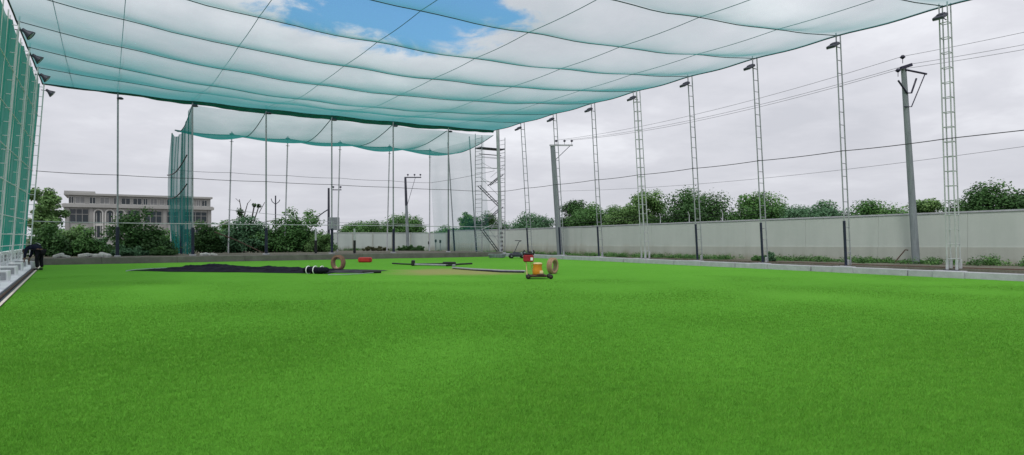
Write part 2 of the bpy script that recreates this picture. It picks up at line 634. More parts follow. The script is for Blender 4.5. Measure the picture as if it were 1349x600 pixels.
def narrow_mast(mat, name='ladder_mast'):
    """Two pipes .38 m apart joined by rungs, leaning towards -X; foot at the kerb top."""
    e = thing(name, 'x', 'mast')
    for s in (-1, 1):
        foot = Vector((s * .19, 0, .27)); top = Vector((-.75 + s * .16, 0, MAST_H + .22))
        MB().tube([foot, top], .030, 8).build('rail', mat, e)
    z = .9
    while z < MAST_H + .1:
        a = strut_pts(Vector((-.19, 0, .27)), Vector((-.91, 0, TOP)), z)
        b = strut_pts(Vector((.19, 0, .27)), Vector((-.59, 0, TOP)), z)
        MB().tube([a, b], .017, 6, caps=False).build('rung', mat, e)
        z += .58
    a = strut_pts(Vector((-.19, 0, .27)), Vector((-.91, 0, TOP)), .34)
    b = strut_pts(Vector((-.19, 0, .27)), Vector((-.91, 0, TOP)), 2.35)
    MB().tube([a, b], .062, 10).build('post_padding', M['navy'], e)
    footing(e, .74, .95, (-.17, 0))
    MB().box((.30, .20, .42), (.1, .1, .3), bev=.02).build('base_bracket', M['white_steel'], e)
    floodlight(e)
    return e


def wide_mast(mat, name='lattice_mast', s=.17, light=True):
    e = thing(name, 'x', 'mast')
    feet = [(-s, -s), (s, -s), (s, s), (-s, s)]
    legs = []
    for (x, y) in feet:
        foot = Vector((x, y, .28)); top = Vector((-.75 + x * .85, y * .85, TOP))
        legs.append((foot, top))
        MB().tube([foot, top], .028, 8).build('rail', mat, e)
    z = .75; k = 0
    while z < MAST_H:
        lt = MB()
        for i in range(4):
            a = strut_pts(*legs[i], z); b = strut_pts(*legs[(i + 1) % 4], z)
            lt.tube([a, b], .016, 6, caps=False)
        lt.build('rung_ring', mat, e)
        z += .58; k += 1
    f = MB().box((-.14, 0, .015), (.86, 1.1, .54), bev=.035)
    f.build('footing', M['concrete'], e)
    MB().box((0, 0, .298), (.56, .56, .03)).build('base_plate', M['dark_steel'], e)
    for (x, y) in feet:
        MB().box((x, y, .5), (.09, .09, .42), bev=.01).build('leg_sleeve', M['white_steel'], e)
    if light:
        floodlight(e)
    return e


narrow0 = narrow_mast(M['steel'])
wide0 = wide_mast(M['white_steel'])
GR = 'masts along the right kerb'
RLAB = {
    0: 'wide white lattice mast at far right, nearest mast on the right kerb',
    1: 'narrow ladder mast with navy padded foot, just left of the forked utility pole',
    2: 'narrow ladder mast with navy padded foot, midway between the forked pole and big dark tree',
    3: 'narrow ladder mast with navy padded foot rising in front of the big dark round tree',
    4: 'wide white lattice mast midway along the right kerb, left of the big dark tree',
    5: 'narrow ladder mast just left of the wide lattice mast midway along the kerb',
    6: 'narrow ladder mast standing directly behind the T armed concrete utility pole',
    7: 'narrow ladder mast behind the red box machine, next right of the stair scaffold',
}
used = set()
for k in range(8):
    proto = wide0 if k in (0, 4) else narrow0
    o = proto if proto.name not in used else copy_tree(proto)
    used.add(proto.name)
    o.location = (X_R + .05 * (k % 2), ROWS[k], 0)
    o.rotation_euler = (R(rnd.uniform(-.25, .25)), R(rnd.uniform(-.2, .2)), R(rnd.uniform(-4, 4)))
    tag(o, RLAB[k], 'mast', GR)

# solid white corner column next to the scaffold
cm = thing('corner_column', 'thick white square column rising beside the stair scaffold', 'column', (X_R, Y_A, -.02))
MB().tube([(0, 0, .2), (-.35, 0, TOP + .05)], .17, 4).build('shaft', M['white_steel'], cm)
hz = MB()
for i in range(6):
    z = .55 + i * .36
    hz.box((-.012 * i, -.135, z), (.2, .02, .17))
hz.build('padding_strips', M['black'], cm)
MB().box((0, 0, .1), (.7, .6, .45), bev=.03).build('footing', M['concrete'], cm)

# leaning plain pipes of the right side beyond the tower
PIPE_LAB = ['thin leaning pipe with navy padded foot, first left of the stair scaffold',
            'thin leaning pipe standing just beside the last upright pole of the front far row']
for k, (y, lab) in enumerate(zip((Y_A + 4.33, Y_A + 8.66), PIPE_LAB)):
    e = thing('leaning_pipe', lab, 'pole', (X_R, y, .02), 0, 'leaning pipes beyond the scaffold')
    foot, top = Vector((0, 0, 0)), Vector((-.75, 0, TOP - .05))
    MB().tube([foot, top], .055, 8).build('shaft', M['steel'], e)
    MB().tube([strut_pts(foot, top, .15), strut_pts(foot, top, 2.5)], .085, 10).build('post_padding', M['navy'], e)

# row A single pipes
e = thing('net_pole', 'x', 'pole')
zt = TOP - .40
MB().tube([(0, 0, 0), (0, 0, zt)], .052, 10).build('shaft', M['steel'], e)
MB().tube([(0, -.02, .06), (0, -.02, 1.85)], .10, 10).build('post_padding', M['navy'], e)
lm = MB()
lm.lathe([(0, -.05), (.16, -.05), (.2, 0), (.12, .07), (0, .08)], 14, Matrix.Translation((.12, -.14, zt - .55)))
l_ = lm.build('lamp', M['dark_steel'], e)
MB().tube([(0, 0, zt - .5), (.12, -.14, zt - .5)], .018, 6).build('bracket', M['dark_steel'], l_)
MB().box((0, 0, .03), (.34, .34, .1), bev=.015).build('base_plate', M['concrete'], e)
poleA = e
ALAB = ['tall single pole at left, standing before the stone building',
        'tall pole at the end of the hanging dark green net curtain',
        'tall padded pole between the green curtain and the short posts, before the leafy bushes',
        'tall padded pole just left of the red cushion, before a dark utility pole',
        'tall padded pole right of the red cushion, before the low rounded tree',
        'upright padded pole beside a leaning pipe, last before the scaffold']
for i, x in enumerate(X_A):
    o = poleA if i == 0 else copy_tree(poleA)
    o.location = (x, Y_A, ground_z(x, Y_A))
    o.rotation_euler = (0, R((.15, -.1, 0, 0, -.3, -.1)[i]), R(12 * i))
    tag(o, ALAB[i], 'pole', 'padded poles of the front far row')

# row B white pipes
e = thing('white_net_pole', 'x', 'pole')
MB().tube([(0, 0, 0), (.28, 0, TOP - .28)], .06, 10).build('shaft', M['white_steel'], e)
cp = MB().lathe([(0, .1), (.13, .08), (.2, .0), (.1, -.07), (0, -.08)], 14, Matrix.Translation((.27, -.05, TOP - .5)))
cp.build('lamp', M['dark_steel'], e)
MB().tube([(.1, -.05, TOP - 1.15), (.42, -.05, TOP - 1.15)], .02, 6).build('cross_pin', M['dark_steel'], e)
poleB = e
BLAB = ['white rear pole leaning slightly, standing by the dark clipped hedge',
        'white rear pole rising from the bushes left of the short padded post',
        'white rear pole beside the dark utility pole with the side arm',
        'white rear pole before the low rounded tree left of its padded neighbour',
        'white rear corner pole in the open gap before the far wall']
for i, x in enumerate((8.9, 13.6, 18.4, 23.35, 27.95)):
    o = poleB if i == 0 else copy_tree(poleB)
    o.location = (x, Y_B, ground_z(x, Y_B))
    if i == 4: o.rotation_euler = (0, R(-1.4), 0)
    tag(o, BLAB[i], 'pole', 'white poles of the rear far row')

# corner pole of the annex inside the curtain
e = thing('curtain_pole', 'slim grey pole with navy padded foot inside the hanging green curtain', 'pole', (4.62, 52.2, ground_z(4.6, 52)))
MB().tube([(0, 0, 0), (.05, 0, 8.9)], .06, 8).build('shaft', M['steel'], e)
MB().tube([(0, 0, .05), (0, 0, 2.1)], .1, 8).build('post_padding', M['navy'], e)
e = thing('curtain_pole', 'far corner pole at the left edge of the hanging green curtain', 'pole', (4.5, Y_B, ground_z(4.6, Y_B)))
MB().tube([(0, 0, 0), (.1, 0, 10.0)], .06, 8).build('shaft', M['white_steel'], e)

# short padded posts
for i, (px, lab) in enumerate(((416, 'short white post with black padded foot, before the bushes'),
                               (467, 'short white post with black padded foot, before the far wall near the red cushion'))):
    p = at_depth(px, 47.6); p.z = ground_z(p.x, p.y)
    e = thing('short_post', lab, 'post', p, 0, 'short padded posts')
    MB().tube([(0, 0, 0), (0, 0, 1.85)], .07, 10).build('shaft', M['white_steel'], e)
    MB().tube([(0, -.015, .03), (0, -.015, .98)], .10, 10).build('post_padding', M['black'], e)

# ------------------------------------------------------------------ left fence
GL = 'masts along the left fence'
LLAB = {5: 'nearest left fence mast, its lamp high at the top left corner',
        6: 'left fence mast second from the front, before the green side net',
        7: 'left fence mast third from the front, next to the last one',
        8: 'last left fence mast, open steel ladder clear of the net by the bushes'}
leftm = thing('fence_mast', 'x', 'mast')
for s in (-1, 1):
    MB().tube([(s * .19, 0, .05), (-.75 + s * .16, 0, TOP - .05)], .034, 8).build('rail', M['fence_white'], leftm)
z = .5
while z < TOP - .2:
    a = strut_pts(Vector((-.19, 0, .05)), Vector((-.91, 0, TOP - .05)), z)
    b = strut_pts(Vector((.19, 0, .05)), Vector((-.59, 0, TOP - .05)), z)
    MB().tube([a, b], .018, 6, caps=False).build('rung', M['fence_white'], leftm); z += .58
z = MAST_H - .45
aim = Matrix.Translation((-1.12, 0, z)) @ Matrix.Rotation(R(-128), 4, 'Y')
fl = MB().lathe([(0, -.16), (.07, -.16), (.09, -.02), (.12, .04), (.21, .20), (.225, .24), (.20, .24)], 16, aim)
f_ = fl.build('floodlight', M['dark_steel'], leftm)
MB().lathe([(0, .222), (.20, .222), (.20, .235), (0, .235)], 16, aim).build('lens', M['lamp_glass'], f_)
MB().tube([(-.75, 0, z + .05), (-1.08, 0, z + .02)], .02, 6).build('bracket', M['dark_steel'], f_)
for k in (5, 6, 7, 8):
    o = leftm if k == 5 else copy_tree(leftm)
    o.location = (X_L, ROWS[k], .12)
    o.rotation_euler = (0, R(rnd.uniform(-.15, .15)), PI + R(rnd.uniform(-4, 4)))
    tag(o, LLAB[k], 'mast', GL)

# extra slim verticals and rails carrying the side net: one frame
fr = thing('pipe_trellis', 'white pipe frame carrying the green net along the left side', 'frame', (X_L, 0, .2))
for k in range(3, 9):
    for q in (1, 2):
        y = ROWS[k] - 4.33 + q * 1.443
        if y < 24: continue
        MB().tube([(-.06, y, 0), (.70, y, TOP - .3)], .028, 8).build('upright', M['fence_white'], fr)
for zz in (1.0, 1.55, 2.4, 3.9, 5.3, 6.9, 8.6):
    x = -.02 + .76 * zz / TOP
    MB().tube([(x, 22, zz), (x, 46.8, zz)], .022, 6).build('rail', M['fence_white'], fr)

# low white wall with openings under the side net
lw = thing('low_wall', 'low white wall with small dark vents under the left net', 'wall', (X_L - .16, 0, 0))
lb = MB()
lb.box((0, 33.4, .48), (.16, 26.4, .78), bev=.02)
lb.box((0, 33.4, .895), (.22, 26.4, .05), bev=.01)
lb.build('base', M['concrete_w'], lw)
for j in range(16):
    y = 22.4 + 1.5 * j
    v_ = MB()
    v_.box((.075, y, .62), (.03, .72, .30))
    v = v_.build('vent', M['dark_void'], lw)
    fr2 = MB()
    for d in (-.12, .12): fr2.box((.098, y + d, .62), (.02, .03, .30))
    fr2.box((.099, y, .62), (.018, .72, .03))
    fr2.build('bars', M['concrete_w'], v)

# concrete footing blocks with a square grille on the near face
fb = thing('footing_block', 'x', 'block')
b_ = MB()
b_.box((0, 0, .19), (.62, .58, .42), bev=.025)
b_.build('base', M['concrete_w'], fb)
gr_ = MB().box((.04, -.297, .20), (.44, .02, .27))
gf = gr_.build('grille', M['grille'], fb)
bars = MB()
for i in range(5): bars.box((-.18 + .11 * i, -.311, .20), (.018, .012, .27))
for i in range(3): bars.box((.04, -.313, .11 + .09 * i), (.44, .012, .018))
bars.build('grille_bars', M['concrete'], gf)
FB = {0: 'white concrete block with grey grille, nearest of the row, cut by the left picture edge',
      1: 'white concrete block with grey grille, second nearest in the row by the left fence',
      2: 'white concrete block with grey grille, middle one of the row by the left fence',
      3: 'white concrete block with grey grille, second from the bending person',
      4: 'white concrete block with grey grille, right beside the bending person'}
for i, k in enumerate((3, 4, 5, 6, 7)):
    o = fb if i == 0 else copy_tree(fb)
    y = ROWS[k] - .3
    o.location = (left_edge(y) - .78 - .02 * i, y, .02)
    o.rotation_euler = (0, 0, R(rnd.uniform(-4, 4)))
    tag(o, FB[i], 'block', 'concrete blocks along the left fence')

# ------------------------------------------------------------------ nets
SN_N = 46


def side_net(u, v):
    y = 22 + (46.7 - 22) * u
    z = .95 + (TOP - .1 - .95) * v
    x = X_L + .02 + .76 * (z - .2) / TOP
    x += -.05 * abs(math.sin((y - 12.1) / 1.443 * PI)) * (.4 + .6 * math.sin(v * PI)) + .03 * noise.noise(Vector((y * .7, z * .5, 0)))
    if v > .97:
        z -= .35 * abs(math.sin((y - 12.1) / 4.33 * PI))
    return (x - .06, y, z)


sn = MB().grid(side_net, 120, 30)
sno = sn.build('side_net', M['net_side'])
tag(sno, 'tall dark green net wall along the left side behind white pipes', 'net')

# ceiling
Y0C = 7.77
NB = 9   # bays to Y_A (46.74)


def edge_z(y, side):
    s = ((y - Y0C) / 4.33) % 1.0
    return TOP - .10 - .22 * math.sin(PI * s) ** 2


def belly(y):
    s = ((y - Y0C) / 4.33) % 1.0
    return 4 * s * (1 - s)


def ceil_z(x, y, slack=1.0):
    u = (x - X_LT) / (X_RT - X_LT)
    u = min(1, max(0, u))
    far = 1 - sstep(36.5, 46.7, y)
    sag = 1.15 * 4 * u * (1 - u) * (.12 + .88 * far) * (1 - .25 * (u - .3))
    edge = min(1.0, min(u, 1 - u) * 7)
    e = TOP - .10 - (edge_z(y, 0) - TOP + .10) * -.30 * (1 - edge) * slack
    bl = ((.20 + .20 * (1 - sstep(18, 40, y))) + .07 * noise.noise(Vector((x * .09, y * .2, 1.7)))) * belly(y) * (.35 + .65 * edge) * edge ** .6 * slack
    # slight scallop between the lengthwise ropes
    sc_ = .05 * math.sin(u * PI * 7) ** 2
    w = (.035 * noise.noise(Vector((x * .45, y * .5, 9.0))) + .012 * noise.noise(Vector((x * 1.5, y * 1.5, 2.0)))) * slack
    return e - sag - bl - sc_ * edge + w * edge


def ceil(u, v):
    y = Y0C + (Y_A - Y0C) * v
    x = X_LT + (X_RT - X_LT) * u
    inward = .04 * math.sin(PI * (((y - Y0C) / 4.33) % 1.0))
    if u == 0: x += inward
    if u == 1: x -= inward
    return (x, y, ceil_z(x, y))


cn = MB().grid(ceil, 90, NB * 14)
cno = cn.build('ceiling_net', M['net'])
tag(cno, 'huge pale green net stretched as a ceiling over the main field', 'net')
for k in range(0, NB + 1):
    y = min(Y0C + 4.33 * k, Y_A)
    pts = []
    for i in range(41):
        x = X_LT + (X_RT - X_LT) * i / 40
        pts.append((x, y, ceil_z(x, y) - .02))
    MB().tube(pts, .018 if k < NB else .05, 6).build('cross_rope', M['rope'], cno)
for x in [-1.7] + X_A:
    pts = []
    for i in range(NB * 8 + 1):
        y = Y0C + (Y_A - Y0C) * i / (NB * 8)
        pts.append((x, y, ceil_z(x, y, .12) + .02))
    MB().tube(pts, .013, 5).build('lengthwise_rope', M['rope'], cno)
for u in (0, 1):
    pts = [Vector(ceil(u, i / (NB * 8))) for i in range(NB * 8 + 1)]
    MB().tube(pts, .035, 6).build('edge_rope', M['rope'], cno)


# gathered hem hanging along the far edge
def hem(u, v):
    x = X_LT + (X_RT - X_LT) * u
    z = ceil_z(x, Y_A) - .02
    d = .06 + .22 * sstep(.05, .4, u) * (1 - .5 * sstep(.75, 1, u)) + .05 * noise.noise(Vector((x * .8, 0, 0)))
    return (x, Y_A - .10 + .14 * v + .03 * math.sin(x * 5) * v, z - d * v)


MB().grid(hem, 120, 4).build('gathered_hem', M['hem'], cno)


# annex ceiling
def annex_z(x, y):
    s = (y - Y_A) / (Y_B - Y_A)
    # bays between lengthwise ropes
    knots = [4.8, 9.4, 14.0, 18.8, 23.55, 28.0]
    b = 0
    for a, c in zip(knots, knots[1:]):
        if a <= x <= c: b = math.sin(PI * (x - a) / (c - a))
    z0 = (TOP - .42) * (1 - s) + (TOP - .30) * s
    return z0 - .95 * math.sin(PI * s) * (.9 + .1 * math.sin(x)) - .28 * b * (.5 + .5 * math.sin(PI * s)) * (1 if s > .05 else .5) \
        + .03 * noise.noise(Vector((x * .5, y * .5, 4)))


def annex(u, v):
    x = 4.8 + (27.95 - 4.8) * u
    y = Y_A + .25 + (Y_B - Y_A - .25) * v
    return (x, y, annex_z(x, y))


an = MB().grid(annex, 70, 26).build('annex_net', M['net_annex'])
tag(an, 'smaller pale green net ceiling over the far annex behind the main net', 'net')
for x in (4.8, 9.4, 14.0, 18.8, 23.55, 27.95):
    MB().tube([(x, Y_A + .25 + (Y_B - Y_A - .25) * i / 20, annex_z(x, Y_A + .25 + (Y_B - Y_A - .25) * i / 20)) for i in range(21)], .03, 6).build('lengthwise_rope', M['net_hem'], an)
MB().tube([(4.8 + 23.15 * i / 60, Y_B, annex_z(4.8 + 23.15 * i / 60, Y_B)) for i in range(61)], .06, 6).build('edge_rope', M['net_hem'], an)


# hanging curtain, left side of the annex
def curtain(u, v):
    y = Y_A + .15 + (Y_B - Y_A - .2) * u
    zt = TOP - .42 - 1.0 * math.sin(PI * u) ** .8 - .15 * u
    zbm = ground_z(4.6, y) + .05
    z = zbm + (zt - zbm) * v
    x = 4.72 - .12 * u + .15 * math.sin(u * 40 + 2 * math.sin(v * 2)) * (.3 + .7 * (1 - v * .4)) * (.5 + .5 * noise.noise(Vector((u * 5, v, 0))))
    x -= .25 * math.sin(PI * v) * u
    return (x, y, z)


cu = MB().grid(curtain, 130, 30).build('net_curtain', M['net_curtain'])
tag(cu, 'dark green net curtain hanging in folds before the stone building', 'net')
for zc, sg in ((7.0, .4), (5.1, .35)):
    pts = []
    for i in range(25):
        u = i / 24
        pts.append((4.46 - .2 * u, Y_A + .1 + (Y_B - Y_A) * u, zc - sg * math.sin(PI * u) ** 1 - .25 * u))
    MB().tube(pts, .045, 6).build('tie_rope', M['black'], cu)

# thin side net from corner column to rear corner
tn = MB().grid(lambda u, v: (X_R - .02 - .7 * (.3 + (TOP - .6) * v) / TOP + .03 * math.sin(u * 22), Y_A + 1.8 + (Y_B - Y_A - 1.8) * u, .3 + (TOP - .7) * v), 40, 10)
tag(tn.build('far_side_net', M['net_thin']), 'thin pale green side net left of the stair scaffold', 'net')
tn = MB().grid(lambda u, v: (24.0 + 4.2 * u, Y_A + .35 + .03 * math.sin(u * 30), .4 + 2.1 * v), 30, 6)
tag(tn.build('low_net', M['net_thin']), 'low pale green net panel hung under the scaffold rail', 'net')

# ------------------------------------------------------------------ stay cables and rails of the cage


def polyline(pts, sag, n=10):
    out = []
    for a, b in zip(pts, pts[1:]):
        a, b = Vector(a), Vector(b)
        for i in range(n):
            q = i / n
            p = a.lerp(b, q); p.z -= sag * 4 * q * (1 - q)
            out.append(p)
    out.append(Vector(pts[-1]))
    return out


def mast_x(z, x=X_R):
    return x - .75 * z / TOP


zc = 5.5
path = [(mast_x(zc) - .02, y, zc) for y in [7.8, 3.0][:0]] + [(mast_x(zc) - .1, ROWS[0] - 14, zc + .0)] + [(mast_x(zc) - .19, y, zc) for y in ROWS[:8]] + \
       [(X_R - .3, Y_A - .22, zc)] + [(x, Y_A - .09, zc - .02) for x in X_A[::-1]] + [(X_L + .5, Y_A - .15, zc)]
tag(MB().tube(polyline(path, .035, 6), .018, 6).build('stay_cable', M['wire']), 'dark cable strung at half height around the masts', 'cable')
zc = 7.2
path = [(X_R - .55, Y_A + .2, zc + .1), (X_R - .5, Y_B, zc)] + [(x + .2, Y_B - .08, zc) for x in (23.35, 18.4, 13.6, 8.9)] + [(4.6, Y_B - .1, zc)]
tag(MB().tube(polyline(path, .06, 6), .016, 6).build('stay_cable', M['wire_pale']), 'thin grey cable strung across the rear row of white poles', 'cable')
rl = MB().tube(polyline([(X_L + .3, Y_A + .1, 2.55)] + [(x, Y_A + .1, 2.5) for x in X_A] + [(28.3, Y_A + .1, 2.48)], .01, 3), .030, 6)
tag(rl.build('pipe_rail', M['white_steel']), 'white horizontal pipe rail tying the front far poles together', 'rail')
rl = MB().tube(polyline([(8.9, Y_B + .1, 4.0), (13.6, Y_B + .1, 3.6), (18.4, Y_B + .1, 3.0), (27.9, Y_B + .1, 2.9)], .02, 3), .022, 6)
tag(rl.build('pipe_rail', M['white_steel']), 'thin sloping white rail on the rear row above the bushes', 'rail')
rl = MB().tube([(29.2, -6, .36), (29.25, 10, .34), (29.2, 22, .28), (29.25, 34, .2), (29.2, 46, .12)], .065, 8)
tag(rl.build('rusty_pipe', M['rust']), 'long rusty pipe lying behind the right kerb', 'pipe')

# ------------------------------------------------------------------ stair scaffold
sf = thing('stair_scaffold', 'steel stair scaffold tower with ladder frames beside the white corner column', 'scaffold', (26.9, 47.15, .05))
W_, D_, H_ = 2.3, 1.15, 10.2
for x in (0, W_):
    for y in (0, D_):
        MB().tube([(x, y, 0), (x, y, H_ if y == 0 else H_ + .3)], .032, 8).build('upright', M['steel'], sf)
for x in (0, W_):
    z = .4
    while z < H_ - .1:
        MB().tube([(x, 0, z), (x, D_, z + .02)], .018, 6, caps=False).build('rung', M['steel'], sf); z += .37
pl_ = MB(); pl_.box((W_ / 2, D_ / 2, H_ - 1.0), (W_ + .1, D_ - .1, .07))
pl_.box((W_ / 2, D_ / 2, H_ - 1.5), (W_ - .1, .06, .06))
pl_.build('platform', M['dark_steel'], sf)
for z in (1.6, 3.2, 4.7, 6.3, 7.5, 8.4):
    for y_, dz_ in ((0, 0), (D_, .1)):
        MB().tube([(0, y_, z + dz_), (W_, y_, z + dz_)], .016, 6).build('brace', M['steel'], sf)
for z in (6.6, 7.9):
    MB().tube([(0, 0, z), (W_ / 2, 0, z - .5), (W_, 0, z)], .013, 6).build('brace', M['steel'], sf)


def stair(x0, x1, z0, z1, y):
    st = MB()
    for dy in (-.22, .22):
        st.tube([(x0, y + dy, z0), (x1, y + dy, z1)], .035, 6)
    nst = 9
    for i in range(1, nst):
        q = i / nst
        st.box((x0 + (x1 - x0) * q, y, z0 + (z1 - z0) * q), (.16, .42, .025))
    s_ = st.build('stair_flight', M['dark_steel'], sf)
    MB().tube([(x0, y - .26, z0 + .7), (x1, y - .26, z1 + .7)], .014, 6).build('handrail', M['steel'], s_)


stair(.15, W_ - .1, 2.5, 4.2, .35)
stair(W_ - .1, .15, 4.3, 6.0, .8)
stair(.9, W_ - .1, 6.0, 7.0, .35)
stair(W_ - .1, .3, .2, 2.4, .8)
MB().tube([(.9, -.1, 2.3), (1.25, -.1, 2.85), (W_ + .3, -.1, 2.2)], .03, 6).build('loose_pole', M['steel'], sf)
MB().tube([(-.1, -.06, 2.2), (.9, -.06, 2.6), (W_ - .7, -.06, 2.55)], .03, 6).build('loose_pole', M['white_steel'], sf)

# ------------------------------------------------------------------ foliage
LEAF = np.array([[-.5, 0, 0], [0, -.32, .06], [.5, 0, 0], [0, .32, .06]])


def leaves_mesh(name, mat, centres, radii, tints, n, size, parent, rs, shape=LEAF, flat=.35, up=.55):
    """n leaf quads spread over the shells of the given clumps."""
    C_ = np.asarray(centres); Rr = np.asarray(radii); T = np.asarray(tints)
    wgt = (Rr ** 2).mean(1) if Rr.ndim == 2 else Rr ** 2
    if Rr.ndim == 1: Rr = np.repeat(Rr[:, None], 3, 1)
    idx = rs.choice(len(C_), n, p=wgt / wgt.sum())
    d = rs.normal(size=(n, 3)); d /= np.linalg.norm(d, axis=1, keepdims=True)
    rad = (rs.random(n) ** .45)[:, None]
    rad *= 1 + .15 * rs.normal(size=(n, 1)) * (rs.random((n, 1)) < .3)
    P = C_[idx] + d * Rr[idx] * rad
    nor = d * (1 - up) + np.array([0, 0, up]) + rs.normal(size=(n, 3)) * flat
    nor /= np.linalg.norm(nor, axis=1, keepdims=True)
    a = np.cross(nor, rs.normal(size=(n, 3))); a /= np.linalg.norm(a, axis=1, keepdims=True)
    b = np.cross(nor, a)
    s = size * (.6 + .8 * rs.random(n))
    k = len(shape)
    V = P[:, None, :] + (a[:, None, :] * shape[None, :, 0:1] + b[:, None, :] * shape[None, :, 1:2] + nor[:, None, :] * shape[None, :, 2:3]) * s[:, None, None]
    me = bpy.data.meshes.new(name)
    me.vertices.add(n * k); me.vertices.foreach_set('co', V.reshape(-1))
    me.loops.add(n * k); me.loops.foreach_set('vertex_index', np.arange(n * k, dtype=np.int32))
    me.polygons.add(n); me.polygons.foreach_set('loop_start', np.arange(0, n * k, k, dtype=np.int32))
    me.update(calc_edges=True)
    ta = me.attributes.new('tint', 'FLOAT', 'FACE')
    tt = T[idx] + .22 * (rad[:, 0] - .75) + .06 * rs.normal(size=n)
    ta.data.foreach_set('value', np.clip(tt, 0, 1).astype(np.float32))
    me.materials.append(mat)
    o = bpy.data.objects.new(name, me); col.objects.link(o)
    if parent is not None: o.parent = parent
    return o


def crown_clumps(rs, W, H, z0, n, rough=.3, D=None):
    """Clump centres filling an uneven dome W wide (half), H high, from z0."""
    D = D or W
    cs, rr, tt = [], [], []
    for i in range(n):
        d = rs.normal(size=3); d /= np.linalg.norm(d)
        if d[2] < -.2: d[2] *= .6
        q = rs.random() ** .45 * (.80 + rough * .5 * (rs.random() - .4))
        c = np.array([d[0] * W * q, d[1] * D * q, z0 + H * .45 + d[2] * H * .5 * q])
        if z0 < .12:
            c[2] = H * (.10 + .86 * abs(d[2]) * q)
        cs.append(c)
        r = min(W, H * .7) * (.20 + .18 * rs.random())
        rr.append((r * 1.1, r * 1.1, r * .8))
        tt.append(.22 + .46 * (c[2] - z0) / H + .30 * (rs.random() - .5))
    return cs, rr, tt


TREE_N = [0]


def tree(name, label, cat, px, top, half, Z, mat, dens=1.15, z0=None, group=None, trunk=True, leaf=.2, low=.10, n=64, rough=.4, D=None):
    """Crown centred at photo column px, its top at photo row top, half px wide, at depth Z."""
    TREE_N[0] += 1
    rs = np.random.default_rng(100 + TREE_N[0])
    p = at_depth(px, Z); p.z = ground_z(p.x, p.y) if z0 is None else z0
    H = EYE + (HORIZON - top) / F_PX * Z - p.z
    W = half / F_PX * Z
    e = thing(name, label, cat, p, rs.random() * 6.28 if D is None else -YAW, group)
    zb = H * low
    cs, rr, tt = crown_clumps(rs, W, H - zb, zb, n, rough, D)
    hh = max(c[2] + r[2] for c, r in zip(cs, rr))
    cs = [np.array([c[0], c[1], zb + (c[2] - zb) * (H - zb) / (hh - zb)]) for c in cs]
    leaf *= .8
    nl = int(dens * min(26000, 2500 + 32 * W * (H - zb) / (leaf * leaf)))
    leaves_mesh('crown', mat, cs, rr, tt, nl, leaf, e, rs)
    if trunk:
        tb = MB()
        tb.tube([(0, 0, -.05), (.05, .02, H * .3), (-.03, .05, H * .62)], [.05 * H * .55, .04 * H * .5, .012 * H], 8)
        for i in range(5):
            c = cs[int(rs.integers(len(cs)))]
            s = Vector((0, 0, H * (.22 + .09 * i)))
            m_ = s.lerp(Vector(c), .5) + Vector((0, 0, H * .04))
            tb.tube([s, m_, Vector(c)], [.02 * H * .5, .013 * H * .5, .004 * H], 6)
        tb.build('trunk', M['bark'], e)
    return e


GT = 'trees beyond the boundary wall'
T = lambda *a, **k: tree('broadleaf_tree', a[0], 'tree', a[1], a[2], a[3] * 1.22, *a[4:], group=GT, **k)
T('dense dark green tree rising above the wall at the far right edge', 1322, 235, 52, 40, M['leaf_dark'], leaf=.21)
T('lower green tree sloping down beside the dense one at far right', 1268, 258, 26, 42, M['leaf_mid'], leaf=.2)
T('small pale green tree top just right of the forked utility pole', 1225, 260, 24, 44, M['leaf_pale'], leaf=.2)
T('wide flat green tree top just left of the forked utility pole', 1158, 261, 44, 46, M['leaf_mid'], leaf=.2)
T('wide bluish green tree top between two narrow ladder masts', 1072, 261, 50, 50, M['leaf_blue'], leaf=.22)
T('rounded pale topped tree behind the second ladder mast left of the forked pole', 1000, 250, 36, 54, M['leaf_mid'], leaf=.22)
T('big dark round tree, tallest crown above the middle of the right wall', 914, 243, 48, 58, M['leaf_dark'], leaf=.23, n=84)
T('slim pale green tree rising behind the wide lattice mast', 849, 247, 25, 60, M['leaf_pale'], leaf=.22, D=1.6)
T('low pale green tree left of the slim pale one', 818, 266, 24, 62, M['leaf_pale'], leaf=.22)
T('rounded green tree just left of the wide lattice mast behind a ladder mast', 786, 265, 30, 68, M['leaf_mid'], leaf=.24)
T('darker green tree just right of the T armed utility pole', 757, 262, 22, 72, M['leaf_dark'], leaf=.24)
T('broad bluish green tree between the scaffold and the T armed pole', 700, 277, 30, 80, M['leaf_blue'], leaf=.26)
T('dark green tree seen through the stair scaffold', 640, 277, 26, 92, M['leaf_dark'], leaf=.3)
T('small green tree left of the stair scaffold', 616, 279, 12, 92, M['leaf_mid'], leaf=.3)
T('flat topped green tree behind the right part of the far wall', 588, 296, 18, 96, M['leaf_mid'], leaf=.3)
T('rounded green tree with a domed top behind the far wall', 531, 279, 30, 86, M['leaf_mid'], leaf=.26)
T('low spreading green tree behind the far wall, left of the domed one', 475, 289, 34, 84, M['leaf_mid'], leaf=.26)

